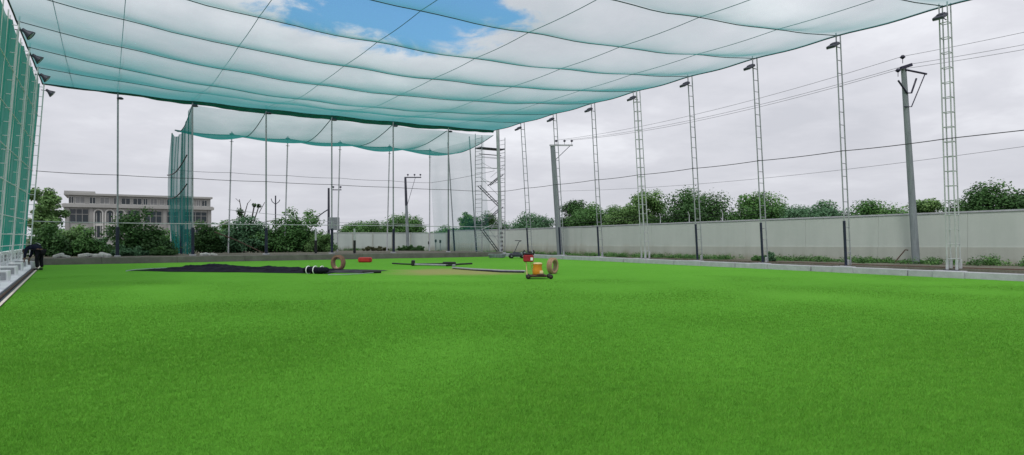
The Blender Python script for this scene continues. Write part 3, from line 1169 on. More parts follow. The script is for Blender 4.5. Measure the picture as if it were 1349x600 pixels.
GB = 'bushes beyond the far kerb'
B = lambda *a, **k: tree('bush', a[0], 'bush', a[1], a[2], a[3] * 1.25, *a[4:], group=GB, trunk=k.pop('trunk', False), **k)
tree('feathery_tree', 'tall pale feathery tree behind the left fence mast, left of the building', 'tree', 58, 246, 24, 60, M['leaf_pale'], leaf=.3, group=GB, n=40, rough=.7)
B('dark rounded bush at the left end beside the last fence mast', 68, 292, 26, 41, M['leaf_dark'], leaf=.2, low=.02)
B('pale olive bush between two dark bushes before the building', 98, 293, 20, 43.5, M['leaf_pale'], leaf=.2, low=.02)
B('green bush just left of the tall left pole, before the arches', 116, 298, 18, 42, M['leaf_mid'], leaf=.2, low=.02)
B('big dark bush right of the tall left pole hiding the building', 184, 270, 36, 44.5, M['leaf_dark'], leaf=.22, low=.02, n=84)
B('low leafy shrub at the foot of the big dark bush', 172, 322, 24, 42, M['leaf_blue'], leaf=.16, low=.0)
B('green bush behind the hanging green curtain', 216, 300, 22, 58, M['leaf_mid'], leaf=.22, low=.0)
B('very dark round shrub at the foot of the green curtain', 217, 324, 18, 42.5, M['leaf_dark'], leaf=.15, low=.0)
B('dark green bush just right of the curtain pole', 272, 288, 22, 56, M['leaf_dark'], leaf=.22, low=.0)
B('spiky topped green bush with bare cut branches above it', 322, 281, 28, 57.5, M['leaf_blue'], leaf=.28, low=.0)
B('leafy green bush behind the padded pole next to the hedge', 362, 285, 26, 58, M['leaf_mid'], leaf=.26, low=.0)
B('tallest leafy green bush right of the hedge, lobed top', 398, 271, 28, 59, M['leaf_mid'], leaf=.28, low=.0, n=56)
B('lower green bush beside the first short padded post', 424, 302, 18, 57, M['leaf_pale'], leaf=.2, low=.02)
B('green bush filling the gap between the curtain pole and the spiky bush', 296, 288, 20, 63, M['leaf_mid'], leaf=.26, low=0)
B('dark bush between the hedge and the tallest leafy bush', 380, 288, 20, 64, M['leaf_dark'], leaf=.26, low=0)
B('dark bush low behind the feathery tree at far left', 52, 300, 12, 44, M['leaf_dark'], leaf=.2, low=0)
B('pale bush low before the arched windows of the building', 136, 312, 10, 46, M['leaf_blue'], leaf=.2, low=0)
for lab, px, tp, hf, Z in (('first of three dark clipped round shrubs before the far wall, nearest the domed tree', 531, 323, 8, 71),
                           ('middle of three dark clipped round shrubs before the far wall', 543, 322, 6, 71),
                           ('last of three dark clipped round shrubs before the far wall, on the right', 553, 323, 6, 71)):
    B(lab, px, tp, hf, Z, M['leaf_dark'], leaf=.13, low=0)
B('brownish scrubby mound before the far wall', 492, 324, 18, 68, M['leaf_dry'], leaf=.15, low=0)
B('small dark shrub growing on the dusty far kerb', 268, 337, 9, 44.6, M['leaf_dark'], leaf=.1, low=0, z0=.2)
B('small green shrub at the wall foot beside the wide lattice mast', 818, 334, 8, 46, M['leaf_mid'], leaf=.1, low=0)
B('small shrub at the wall foot left of a ladder mast', 998, 336, 7, 36.5, M['leaf_mid'], leaf=.1, low=0)
B('bluish small shrub at the wall foot right of the same ladder mast', 1014, 331, 6, 36.5, M['leaf_blue'], leaf=.1, low=0)

# clipped dark hedge
p = at_depth(317, 58); p.z = ground_z(p.x, p.y)
he = thing('hedge', 'dark boxy clipped hedge beside the rear white pole', 'hedge', p, -YAW)
rs = np.random.default_rng(5)
cs = [(rs.uniform(-1.0, 1.0), rs.uniform(-.5, .5), rs.uniform(.3, 1.6)) for _ in range(60)]
leaves_mesh('foliage', M['leaf_dark'], cs, [.3] * 60, [.06 + .1 * rs.random() for _ in cs], 5000, .13, he, rs)

# bare cut branches above the bushes
p = at_depth(322, 69); p.z = ground_z(p.x, p.y)
bt = thing('pruned_tree', 'bare pruned branches sticking up above the bushes', 'tree', p, -YAW)
tb = MB()
for a, b, r in (((-.1, 0, 0), (-.15, 0, 3.6), .11), ((-.15, 0, 3.4), (-.55, 0, 5.6), .06), ((-.15, 0, 3.4), (.35, 0, 5.2), .06), ((.3, 0, 5.1), (.7, 0, 5.6), .03),
                ((-.5, 0, 5.3), (-.95, 0, 5.7), .03), ((.3, 0, 1), (1.1, 0, 5.1), .10), ((.3, 0, 1), (1.6, 0, 5.0), .08), ((1.6, 0, 4.2), (2.2, 0, 5.3), .04)):
    tb.tube([a, b], [r, r * .7], 7)
tb.build('trunk', M['bare'], bt)
rs = np.random.default_rng(8)
leaves_mesh('leaf_tufts', M['leaf_dark'], [(1.1, 0, 5.0), (1.6, 0, 4.9), (-.2, 0, 3.6), (-.5, 0, 4.3)], [.25, .25, .5, .4], [.3] * 4, 400, .25, bt, rs)

# pale frond-like boughs crossing the bushes
for i, (x0, y0, x1, y1, Z, lab) in enumerate(((283, 300, 330, 289, 60, 'pale drooping bough over the bushes left of the hedge'),
                                              (350, 292, 372, 299, 60, 'pale drooping bough by the padded pole next to the hedge'),
                                              (386, 298, 404, 314, 60, 'pale drooping bough low in the tallest bush'))):
    a = at_depth(x0, Z, EYE + (HORIZON - y0) / F_PX * Z); b = at_depth(x1, Z, EYE + (HORIZON - y1) / F_PX * Z)
    m_ = a.lerp(b, .5) + Vector((0, 0, .35))
    tag(MB().tube([a, m_, b], [.07, .05, .03], 6).build('bough', M['stone']), lab, 'branch', 'pale boughs in the bushes')

# weeds along the foot of the right wall and along the back
rs = np.random.default_rng(21)
cs, rr, tt = [], [], []
for i in range(1500):
    y = rs.uniform(4, 62)
    dn = noise.noise(Vector((y * .35, 1.0, 0)))
    if dn < rs.uniform(-.35, .35): continue
    x = 36.1 - abs(rs.normal(0, .9))
    hgt = rs.uniform(.08, .28) * (1.3 if y < 14 else 1)
    cs.append((x, y, ground_z(x, y) + hgt * .6)); rr.append((.3, .3, hgt)); tt.append(rs.uniform(.15, .8))
for i in range(160):
    x = rs.uniform(5, 35); y = 71.3 - abs(rs.normal(0, .8))
    cs.append((x, y, ground_z(x, y) + .1)); rr.append((.35, .3, .2)); tt.append(rs.uniform(.1, .6))
wd = leaves_mesh('weeds', M['leaf_mid'], cs, rr, tt, 52000, .085, None, rs)
tag(wd, 'patchy green weeds growing along the foot of the boundary wall', 'weeds', kind='stuff')

# far wood behind everything on the horizon
cs, rr, tt = [], [], []
for i in range(150):
    a = rs.uniform(-75, 75)
    d = rs.uniform(230, 330)
    an_ = R(a) + YAW
    cs.append((math.sin(an_) * d, math.cos(an_) * d, rs.uniform(1, 4))); rr.append((rs.uniform(5, 10), 6, rs.uniform(2, 4))); tt.append(rs.uniform(.2, .6))
wd = leaves_mesh('distant_treeline', M['leaf_blue'], cs, rr, tt, 16000, 1.3, None, rs)
tag(wd, 'distant line of trees on the horizon', 'trees', kind='stuff')

# ------------------------------------------------------------------ boundary walls
bw = thing('boundary_wall', 'long pale grey boundary wall with a darker plinth along the right side', 'wall', (36.4, 0, 0))
ya, yb = -16.0, 72.0


def wall_base(y):
    return .28 - .0098 * (max(-5, min(58, y)) - 12.4)


def prism(mb, x0, x1, y0, y1, za0, zb0, za1, zb1):
    vs = [(x0, y0, za0), (x1, y0, za0), (x1, y0, zb0), (x0, y0, zb0), (x0, y1, za1), (x1, y1, za1), (x1, y1, zb1), (x0, y1, zb1)]
    mb.add(vs, [(0, 1, 2, 3), (5, 4, 7, 6), (0, 3, 7, 4), (1, 5, 6, 2), (3, 2, 6, 7), (0, 4, 5, 1)])


pn, ph, cpz, pil = MB(), MB(), MB(), MB()
step = 4.4
y = ya
while y < yb - .1:
    y1 = min(y + step, yb)
    b0, b1 = wall_base(y), wall_base(y1)
    off = rnd.uniform(-.006, .006)
    prism(ph, -.02, .2, y + .004, y1 - .004, b0 - .3, b0 + .85, b1 - .3, b1 + .85)
    prism(pn, .03 + off, .16, y + .006, y1 - .006, b0 + .85, b0 + 2.58, b1 + .85, b1 + 2.58)
    prism(cpz, -.01, .2, y, y1 - .003, b0 + 2.58, b0 + 2.66, b1 + 2.58, b1 + 2.66)
    y = y1
pn.build('panel', M['panel'], bw); ph.build('plinth', M['plinth'], bw); cpz.build('coping', M['concrete'], bw)

bk = thing('boundary_wall', 'far grey green boundary wall of upright panels behind the annex', 'wall', (0, 72.2, 0))
pn = MB()
x = 21.6
while x < 36.2:
    x1 = min(x + 2.4, 36.35)
    pn.box(((x + x1) / 2, rnd.uniform(-.01, .01), 1.05), (x1 - x - .012, .14, 2.15))
    MB().box((x, -.09, 1.05), (.09, .06, 2.15)).build('pilaster', M['plinth'], bk)
    x = x1
pn.box((29, 0, 2.15), (14.9, .2, .06))
pn.build('panel', M['back_panel'], bk)

# little posts with barbed wire on the right wall
for i, (px_, lab) in enumerate(((870, 'thin bent post carrying wire on the wall top, before the big dark tree, left one'),
                                (908, 'thin post carrying wire on the wall top, before the big dark tree, right one'),
                                (952, 'thin post carrying wire on the wall top, right of the big dark tree'))):
    a = (px_ - 674.5) / F_PX
    k_ = 36.5 / (FX + a * FY)
    yy_ = k_ * (FY - a * FX); zz = wall_base(yy_) + 2.66
    tag(MB().tube([(36.5, yy_, zz - .03), (36.5, yy_, zz + .5), (36.35, yy_, zz + .75)], .03, 6).build('wire_post', M['white_steel']), lab, 'post', 'wire posts on the wall')
for j, dz in enumerate((.32, .58)):
    pts = [(36.5 - .15 * j, y_, wall_base(y_) + 2.66 + dz + .02 * math.sin(y_)) for y_ in np.linspace(26, 52, 30)]
    tag(MB().tube(pts, .010, 4).build('barbed_wire', M['wire']), ('lower' if j == 0 else 'upper') + ' strand of wire on the wall top before the big dark tree', 'wire', 'strands of wire on the wall')

# ------------------------------------------------------------------ stone building
bld = thing('stone_building', 'long grey stone building with arched windows behind the left bushes', 'building', (-6.6, 137, 0))
BW, BH = 24.4, 9.55
wl = MB()
wl.box((BW / 2, 6, 3.65), (BW - 1.0, 12, 7.3))
wl.box((BW / 2 + .2, 5.9, 8.3), (BW - 1.6, 11.4, 2.0))
wl.build('wall', M['bstone'], bld)
tr = MB()
tr.box((BW / 2, 5.9, 9.28), (BW - .6, 12.6, .34))
tr.box((2.6, 5.8, 9.6), (4.6, 11, .5))
tr.box((BW / 2, 5.9, 7.2), (BW - .1, 12.9, .5))
tr.box((BW / 2, 5.95, 7.52), (BW - .5, 12.6, .14))
tr.build('cornice', M['bstone'], bld)
for x in (.75, 4.3, 9.75 - .3, 12.2, 15.9, 18.6, BW - .8):
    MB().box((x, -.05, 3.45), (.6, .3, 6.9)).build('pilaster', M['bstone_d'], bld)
# upper strip of windows
x = 1.0; i = 0
while x < BW - 2.0:
    w_ = rnd.choice((.9, 1.1, 1.4, .7))
    f = MB()
    f.box((x + w_ / 2, .17, 8.22), (w_, .10, 1.15))
    o = f.build('window', M['glass'] if rnd.random() < .45 else M['blind'], bld)
    s_ = MB()
    for q in (0, .5, 1): s_.box((x + w_ * q, .10, 8.22), (.06, .08, 1.15))
    s_.box((x + w_ / 2, .095, 8.80), (w_ + .06, .07, .06)); s_.box((x + w_ / 2, .09, 7.65), (w_ + .06, .09, .06))
    s_.build('frame', M['btrim'], o)
    x += w_ + rnd.choice((.25, .45, .7)); i += 1
# lower window blocks
for (x0, x1, z0, z1) in ((1.15, 3.9, 4.3, 6.65), (9.95, 11.8, 4.3, 6.5), (12.6, 15.4, 4.3, 6.5), (16.3, 18.2, 4.3, 6.5), (19.1, 23.1, 4.6, 6.5), (1.15, 3.9, .6, 3.0), (12.6, 15.4, .6, 3.0), (19.1, 23.1, .6, 3.2)):
    o = MB().box(((x0 + x1) / 2, -.015, (z0 + z1) / 2), (x1 - x0, .06, z1 - z0)).build('window', M['glass'], bld)
    s_ = MB(); nq = max(2, int((x1 - x0) / .9))
    for q in range(nq + 1): s_.box((x0 + (x1 - x0) * q / nq, -.075, (z0 + z1) / 2), (.09, .07, z1 - z0 + .1))
    for zz in (z0, (z0 * .4 + z1 * .6), z1): s_.box(((x0 + x1) / 2, -.09, zz), (x1 - x0, .07, .09))
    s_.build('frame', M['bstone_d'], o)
# arched windows
for i in range(3):
    xc = 5.4 + i * 1.72; w_ = 1.3; z0 = 1.6; zs = 5.95
    arc = [(xc + w_ / 2 * math.cos(PI - PI * k / 14), zs + w_ / 2 * math.sin(PI * k / 14)) for k in range(15)]
    prof = [(xc - w_ / 2, z0)] + arc + [(xc + w_ / 2, z0)]
    o = MB()
    o.add([(a, -.03, b) for a, b in prof], [tuple(range(len(prof)))[::-1]])
    o = o.build('arched_window', M['glass'], bld)
    s_ = MB(); s_.tube([(a, -.12, b) for a, b in prof], .16, 4)
    s_.build('surround', M['btrim'], o)
    b_ = MB()
    for q in (-.28, .28): b_.box((xc + q, -.07, 3.8), (.07, .06, 4.4))
    b_.box((xc, -.075, 3.9), (w_, .06, .45))
    b_.build('glazing_bars', M['btrim'], o)
gd = MB()
gd.tube([(-.6, 0, 6.8), (-.3, 0, 7.4), (.6, 0, 7.6)], .08, 6)
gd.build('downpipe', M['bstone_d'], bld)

# low fence far behind the bushes is left out; pale kerb stones and rubble on the far kerb
STG = 'pale rubble lying on the far kerb'
rs = np.random.default_rng(11)
for i, px in enumerate((82, 88, 112, 121, 128, 138, 290, 283, 276)):
    p = at_depth(px + rs.uniform(-2, 2), 40.2); p = Vector((p.x, 46.3 + rs.uniform(0, .5), 0)); p.z = .39
    s = rs.uniform(.18, .36)
    b_ = MB().box((0, 0, s * .35), (s * 2.2, s, s * .8), bev=s * .18, rot=Matrix.Rotation(rs.uniform(-.3, .3), 4, 'Y'))
    o = b_.build('broken_block', M['stone'])
    o.location = p; o.rotation_euler = (0, 0, rs.uniform(-1, 1))
    tag(o, 'small pale broken block lying on the far kerb before the bushes', 'block', STG)

# leaning brown stick by the hedge
a = at_depth(283, 47.5, 2.0); b = at_depth(346, 46.8 / 1.02, .5)
tag(MB().tube([a, a.lerp(b, .5) + Vector((0, 0, .08)), b], [.05, .045, .035], 7).build('leaning_stick', M['rust']), 'long brown stick leaning down towards the far kerb by the hedge', 'stick')

# short dark posts before the far wall
for px, z_, lab in ((565, 1.1, 'short dark post before the far wall beside the rear corner pole, left one'), (574, 1.35, 'short dark post before the far wall, middle of three'), (580, 1.3, 'short dark post before the far wall, right one of three')):
    p = at_depth(px, 74); p.z = ground_z(p.x, p.y)
    e = thing('bollard', lab, 'post', p, 0, 'short dark posts before the far wall')
    MB().tube([(0, 0, 0), (0, 0, z_)], .05, 8).build('shaft', M['grey_pole'], e)
    MB().box((0, 0, z_), (.2, .2, .35), bev=.04).build('lamp_head', M['black'], e)

# ------------------------------------------------------------------ utility poles
def insulator(parent, x, y, z):
    i_ = MB().lathe([(0, .26), (.06, .26), (.11, .2), (.13, .14), (.08, .10), (.05, .07), (.015, .05), (.015, -.16), (0, -.16)], 10, Matrix.Translation((x, y, z)))
    i_.build('insulator', M['porcelain'], parent)


p = at_depth(1207, 33.0); p.z = ground_z(p.x, p.y)
up = thing('utility_pole', 'leaning grey concrete utility pole with forked dark arms before the right wall', 'pole', p, -YAW)
zt = EYE + (HORIZON - 88) / F_PX * 33 - p.z
lx = -.66


def on(z): return Vector((lx * z / zt, 0, z))


MB().tube([on(0), on(zt)], [.185, .125], 14).build('shaft', M['grey_pole'], up)
arm = MB()
arm.box(tuple(on(zt) + Vector((.08, -.1, -.02))), (.62, .16, .16), bev=.02, rot=Matrix.Rotation(R(-18), 4, 'Y'))
arm.tube([on(zt - .2) + Vector((0, -.14, 0)), on(zt - .2) + Vector((1.1, -.14, -.22))], .05, 6)
arm.build('crossarm', M['porcelain'], up)
vb = MB()
vb.tube([on(zt - .75) + Vector((-.42, -.16, .0)), on(zt - 1.35) + Vector((.0, -.16, -.05)), on(zt - 1.4) + Vector((.22, -.16, .0)), on(zt - .75) + Vector((.52, -.16, .1))], .045, 6)
vb.build('forked_bracket', M['porcelain'], up)
MB().tube([on(zt - .4) + Vector((1.0, -.14, -.02)), on(zt - 2.0) + Vector((.2, -.14, -.1)), on(zt - 2.0) + Vector((-.18, -.14, -.1))], .03, 6).build('brace', M['porcelain'], up)
pi1 = on(zt) + Vector((-.1, -.1, .3)); insulator(up, *pi1)
pi2 = on(zt - .7) + Vector((-.42, -.16, .3)); insulator(up, *pi2)
UP = lambda q: Matrix.Translation(p) @ Matrix.Rotation(-YAW, 4, 'Z') @ q
U1 = [UP(pi1 + Vector((0, 0, .2))), UP(on(zt) + Vector((.3, -.1, .1))), UP(pi2 + Vector((0, 0, .2)))]
pU = p.copy()

# bent pipe at its foot
q = at_depth(1178, 33.5); q.z = ground_z(q.x, q.y)
bp = MB().tube([(0, 0, .02), (.35, 0, .45), (.58, 0, .72), (.72, 0, .70)], .03, 7)
o = bp.build('bent_pipe', M['rust'], None, q); o.rotation_euler = (0, 0, -YAW)
tag(o, 'thin bent rusty pipe sticking up beside the foot of the forked utility pole', 'pipe')

p = at_depth(738, 57.5); p.z = ground_z(p.x, p.y)
up = thing('utility_pole', 'thick grey concrete utility pole with a T arm, left of the wide mid mast', 'pole', p, -YAW)
zt = EYE + (HORIZON - 192) / F_PX * 57.5 - p.z
lx = -.68
MB().tube([on(0), on(zt)], [.27, .22], 14).build('shaft', M['grey_pole'], up)
ar = MB()
ar.box(tuple(on(zt) + Vector((.75, -.2, .0))), (2.1, .12, .14), bev=.02)
ar.build('crossarm', M['white_steel'], up)
MB().tube([on(zt) + Vector((1.55, -.18, -.05)), on(zt - 1.3) + Vector((.15, -.18, 0))], .03, 6).build('brace', M['dark_steel'], up)
for dx in (.3, 1.05, 1.7):
    v_ = on(zt) + Vector((dx, -.2, .22)); insulator(up, *v_)
U2 = [Matrix.Translation(p) @ Matrix.Rotation(-YAW, 4, 'Z') @ (on(zt) + Vector((dx, -.2, .45))) for dx in (.3, 1.05, 1.7)]

p = at_depth(537.5, 76.5); p.z = ground_z(p.x, p.y)
up = thing('utility_pole', 'slim grey utility pole with a dark top and small crossarm before the far wall', 'pole', p, -YAW)
zt = EYE + (HORIZON - 234) / F_PX * 76.5 - p.z
lx = -.32
MB().tube([on(0), on(zt * .62)], [.2, .16], 12).build('shaft', M['grey_pole'], up)
MB().tube([on(zt * .62), on(zt)], [.17, .13], 12).build('pole_top', M['dark_steel'], up)
MB().box(tuple(on(zt) + Vector((.9, 0, .0))), (2.0, .1, .12)).build('crossarm', M['dark_steel'], up)
MB().tube([on(zt) + Vector((1.2, -.06, -.05)), on(zt * .62) + Vector((.1, -.06, 0))], .025, 6).build('brace', M['dark_steel'], up)
for dx in (.3, 1.1, 1.8): insulator(up, *(on(zt) + Vector((dx, 0, .15))))

p = at_depth(433, 70); p.z = ground_z(p.x, p.y)
up = thing('utility_pole', 'dark thin utility pole with a slanting side arm right of the bushes', 'pole', p, -YAW)
zt = EYE + (HORIZON - 248) / F_PX * 70 - p.z
lx = .0
MB().tube([on(0), on(zt)], [.16, .11], 10).build('shaft', M['dark_steel'], up)
MB().tube([(-1.3, 0, zt * .535), (-.5, 0, zt * .62), (0, 0, zt * .665)], .06, 7).build('side_arm', M['dark_steel'], up)
MB().box((.9, 0, zt - .2), (1.0, .08, .09)).build('crossarm', M['dark_steel'], up)
for dx in (.5, 1.3): insulator(up, dx, 0, zt - .05)
MB().box((.55, .1, 3.0), (1.1, .5, 1.4), bev=.04).build('switch_box', M['grey_pole'], up)

p = at_depth(363, 95); p.z = 0
up = thing('utility_pole', 'small distant pole with two upturned arms above the bushes', 'pole', p, -YAW)
zt = EYE + (HORIZON - 258) / F_PX * 95
MB().tube([(0, 0, 0), (0, 0, zt)], .10, 8).build('shaft', M['dark_steel'], up)
MB().tube([(-.65, 0, zt - .45), (-.5, 0, zt - .9), (0, 0, zt - 1.3), (.5, 0, zt - .9), (.65, 0, zt - .6)], .06, 6).build('crossarm', M['dark_steel'], up)

# overhead lines between and beyond the two poles
dirn = Vector((37.5, -24, 9.6))
ends = [Vector((38.5, 2.0, 12.0)), Vector((38.9, 2.0, 11.3)), Vector((37.8, 2.0, 10.7))]
WL = ['upper', 'middle', 'lower']
for i in range(3):
    tag(MB().tube(polyline([U1[i], U2[i]], .55, 24), .011, 4).build('power_line', M['wire_pale']), WL[i] + ' power line between the forked pole and the T armed pole', 'power line', 'power lines')
    tag(MB().tube(polyline([U1[i], ends[i]], .2, 16), .010, 4).build('power_line', M['wire_pale']), WL[i] + ' power line running right from the forked pole out of the picture', 'power line', 'power lines')
a = at_depth(1400, 30, 0); a.z = EYE + (HORIZON - 186) / F_PX * 30
b = at_depth(735, 57.2, 0); b.z = EYE + (HORIZON - 252) / F_PX * 57.2
tag(MB().tube(polyline([a, b], .5, 24), .010, 4).build('power_line', M['wire_pale']), 'faint single low wire slung behind the right masts', 'power line', 'power lines')

# ------------------------------------------------------------------ things on the field
def surface_blanket(name, label, cat, c, ux, L, Wd, hfun, mat, nu=90, nv=36, outline=None):
    """A crumpled sheet lying on the turf: axis ux, length L, depth Wd."""
    vx = Vector((-ux.y, ux.x, 0))

    def fn(u, v):
        a, b = (u - .5) * L, (v - .5) * Wd
        if outline:
            lo, hi = outline(u)
            b = (lo + (hi - lo) * v - .5) * Wd
        edge = min(1, 8 * min(u, 1 - u), 5 * min(v, 1 - v))
        z = .016 + max(0, hfun(a, b, u, v)) * edge
        j = .12 * noise.noise(Vector((a * 1.3, b * 1.3, 5)))
        pt = c + ux * (a + j) + vx * (b + j)
        return (pt.x, pt.y, z)
    o = MB().grid(fn, nu, nv).build(name, mat)
    return tag(o, label, cat)


def folds(a, b, u, v):
    n1 = noise.noise(Vector((a * .55, b * .9, 0)))
    n2 = noise.noise(Vector((a * 1.6, b * 2.2, 3)))
    n3 = abs(noise.noise(Vector((a * 3.5, b * 4.5, 7))))
    ridge = 1 - abs(noise.noise(Vector((a * .5 + 4, b * 1.1, 11)))) * 2.2
    return .025 + .05 * n1 + .055 * n2 + .04 * n3 + .10 * max(0, ridge)


A0 = ground_at(166, 357.5); A1 = ground_at(432, 361)
B1 = ground_at(440, 352); B0 = ground_at(238, 350.5)
ux = (A1 - A0).normalized()
vx = Vector((-ux.y, ux.x, 0))
dep = (B1 - A1).dot(vx)
mid = (A0 + A1) / 2 + vx * dep / 2


def tarp_out(u):
    lo = .0 + .05 * noise.noise(Vector((u * 6, 0, 0)))
    hi = min(.80, .10 + u * 2.6) * (1 - .75 * max(0, u - .38)) + .10 * noise.noise(Vector((u * 7, 5, 0)))
    return lo, hi


surface_blanket('tarpaulin', 'large crumpled black tarpaulin spread on the turf at left', 'tarpaulin', mid, ux, (A1 - A0).length, dep, folds, M['tarp'], outline=tarp_out, nu=150, nv=60)
# bulky folded heap on the rear part
H0, H1 = ground_at(242, 353.0), ground_at(302, 352.5)
ux2 = (H1 - H0).normalized()
surface_blanket('tarpaulin', 'smaller folded black tarpaulin lying on the rear of the spread one', 'tarpaulin', (H0 + H1) / 2, ux2, (H1 - H0).length * 1.05, 1.6,
                lambda a, b, u, v: .04 + folds(a * 1.5, b * 1.5, u, v) * .9, M['tarp'])
glint_ = MB().tube([ground_at(x_, y_, .11) for x_, y_ in ((166, 357.2), (178, 355.4), (196, 354.2), (222, 353.2))], .018, 5)  # pale strand added as the highlight on the tarpaulin's left edge
tag(glint_.build('rope', M['stripe']), 'thin pale strand as painted highlight along the left edge of the black tarpaulin', 'rope')
# flatter grey sheet to the right of the roll
G0, G1 = ground_at(405, 357.5), ground_at(498, 358.5)
ux3 = (G1 - G0).normalized()
surface_blanket('sheet', 'dark grey folded sheet with a light hem beside the standing left tyre', 'sheet', (G0 + G1) / 2, ux3, (G1 - G0).length, 2.4,
                lambda a, b, u, v: .02 + .45 * folds(a, b, u, v) * (1 - u * .6), M['tarp_grey'])
tag(MB().tube([ground_at(x_, y_, .03) for x_, y_ in ((432, 362.2), (455, 362), (478, 360.5), (500, 358.8))], .016, 6).build('rope', M['stripe']), 'pale rope along the front of the grey sheet', 'rope')
tag(MB().tube([ground_at(x_, y_, .07) for x_, y_ in ((478, 358.2), (490, 358.2), (502, 358))], .07, 8).build('bar', M['black']), 'short black bar at the right end of the grey sheet', 'bar')
# rolled bundle with pale bands
q = ground_at(416, 361)
rb = thing('rolled_bundle', 'rolled black bundle with pale bands at the front of the tarpaulin', 'bundle', q, -YAW)
rr_ = MB()
pts = []
for i in range(15):
    t_ = i / 14
    pts.append((-.55 + 1.15 * t_, .15 * math.sin(t_ * 5), .15 + .03 * math.sin(t_ * 9)))
rr_.tube(pts, [.10 + .06 * math.sin(PI * i / 14) + .012 * math.sin(i * 2.1) for i in range(15)], 12)
rr_.build('body', M['tarp'], rb)
for k in range(3):
    x_ = -.3 + .3 * k
    MB().tube([(x_ - .05 + .16 * math.cos(2 * PI * i / 14) * .35, .08 + .175 * math.cos(2 * PI * i / 14), .16 + .175 * math.sin(2 * PI * i / 14)) for i in range(14)], .022, 6, closed=True).build('band', M['concrete_w'], rb)


# tyres
def tyre(label, px, py, dia, rz, skin='tan'):
    p = ground_at(px, py)
    e = thing('tyre', label, 'tyre', p, rz, 'tan tyres standing on the turf')
    R0 = dia / 2
    w = .115
    T_ = Matrix.Translation((0, 0, R0)) @ Matrix.Rotation(PI / 2, 4, 'X')
    out = [(R0 * .66, -w * .82), (R0 * .74, -w * 1.05), (R0 * .88, -w * 1.08), (R0 * .97, -w * .86), (R0, -w * .45), (R0, w * .45),
           (R0 * .97, w * .86), (R0 * .88, w * 1.08), (R0 * .74, w * 1.05), (R0 * .66, w * .82)]
    MB().lathe(out, 40, T_).build('casing', M[skin], e)
    inn = [(R0 * .66, w * .82), (R0 * .70, w * .7), (R0 * .86, w * .75), (R0 * .93, 0), (R0 * .86, -w * .75), (R0 * .70, -w * .7), (R0 * .66, -w * .82)]
    MB().lathe(inn, 40, T_).build('lining', M['tan_in'], e)
    tr_ = MB()
    for k in range(46):
        a = 2 * PI * k / 46
        for s in (-1, 1):
            Mx = T_ @ Matrix.Rotation(a + s * .02, 4, 'Z') @ Matrix.Translation((R0 + .004, 0, s * w * .5)) @ Matrix.Rotation(s * .4, 4, 'X')
            tr_.box((0, 0, 0), (.014, R0 * .075, w * .75), M=Mx)
    tr_.build('tread', M[skin], e)
    return e


tyre('tan tyre standing upright beside the orange machine', 728, 361, .70, -YAW + R(56))
tyre('tan tyre standing upright at the end of the black tarpaulin', 445.5, 356.6, .74, -YAW - R(24), 'tan_dark')

# red cushion
q = ground_at(481, 346)
rc = thing('red_cushion', 'long red padded cushion lying on the turf before the far kerb', 'cushion', q, -YAW + R(3))
MB().box((0, 0, .165), (.86, .36, .32), bev=.07).build('body', M['red'], rc)
MB().box((.345, -.182, .17), (.10, .012, .2)).build('strap', M['dark_red'], rc)
sm = MB().tube([(-.36, -.184, .29), (.36, -.184, .29)], .008, 5); sm.build('piping', M['dark_red'], rc)

# pipes and rods beside the worn strip
tag(MB().tube([ground_at(x_, y_, .07) for x_, y_ in ((596, 352.8), (625, 355), (660, 357), (692, 357.6))], .045, 8).build('long_pipe', M['steel']),
    'long pale pipe lying on the turf running to the orange machine', 'pipe')
tag(MB().tube([ground_at(x_, y_, .035) for x_, y_ in ((597, 353.6), (626, 356), (660, 358.2), (690, 358.8))], .045, 8).build('long_pipe', M['tarp_grey']),
    'long dark pipe lying just in front of the pale one', 'pipe')
tag(MB().tube([ground_at(x_, y_, .04) for x_, y_ in ((517, 347.2), (530, 348), (548, 348.6), (553, 349))], .045, 8).build('hose', M['black']),
    'black hose end lying left of the folded frame on the turf', 'hose')
q = ground_at(572, 351)
ff = thing('folded_frame', 'folded black and grey metal frame lying flat at the worn turf', 'frame', q, -YAW)
MB().tube([(-1.3, .5, .08), (1.2, -.3, .06)], .05, 7).build('tube', M['steel'], ff)
MB().tube([(-1.2, .9, .08), (1.0, 1.1, .1)], .045, 7).build('tube', M['black'], ff)
MB().box((-1.25, .55, .16), (.16, .5, .32), bev=.04).build('bracket', M['black'], ff)
MB().box((.75, .9, .14), (.75, .2, .14), bev=.04).build('bracket', M['black'], ff)
MB().tube([(.7, -.4, .06), (1.5, .0, .12), (2.1, .2, .14)], .05, 7).build('handle', M['black'], ff)

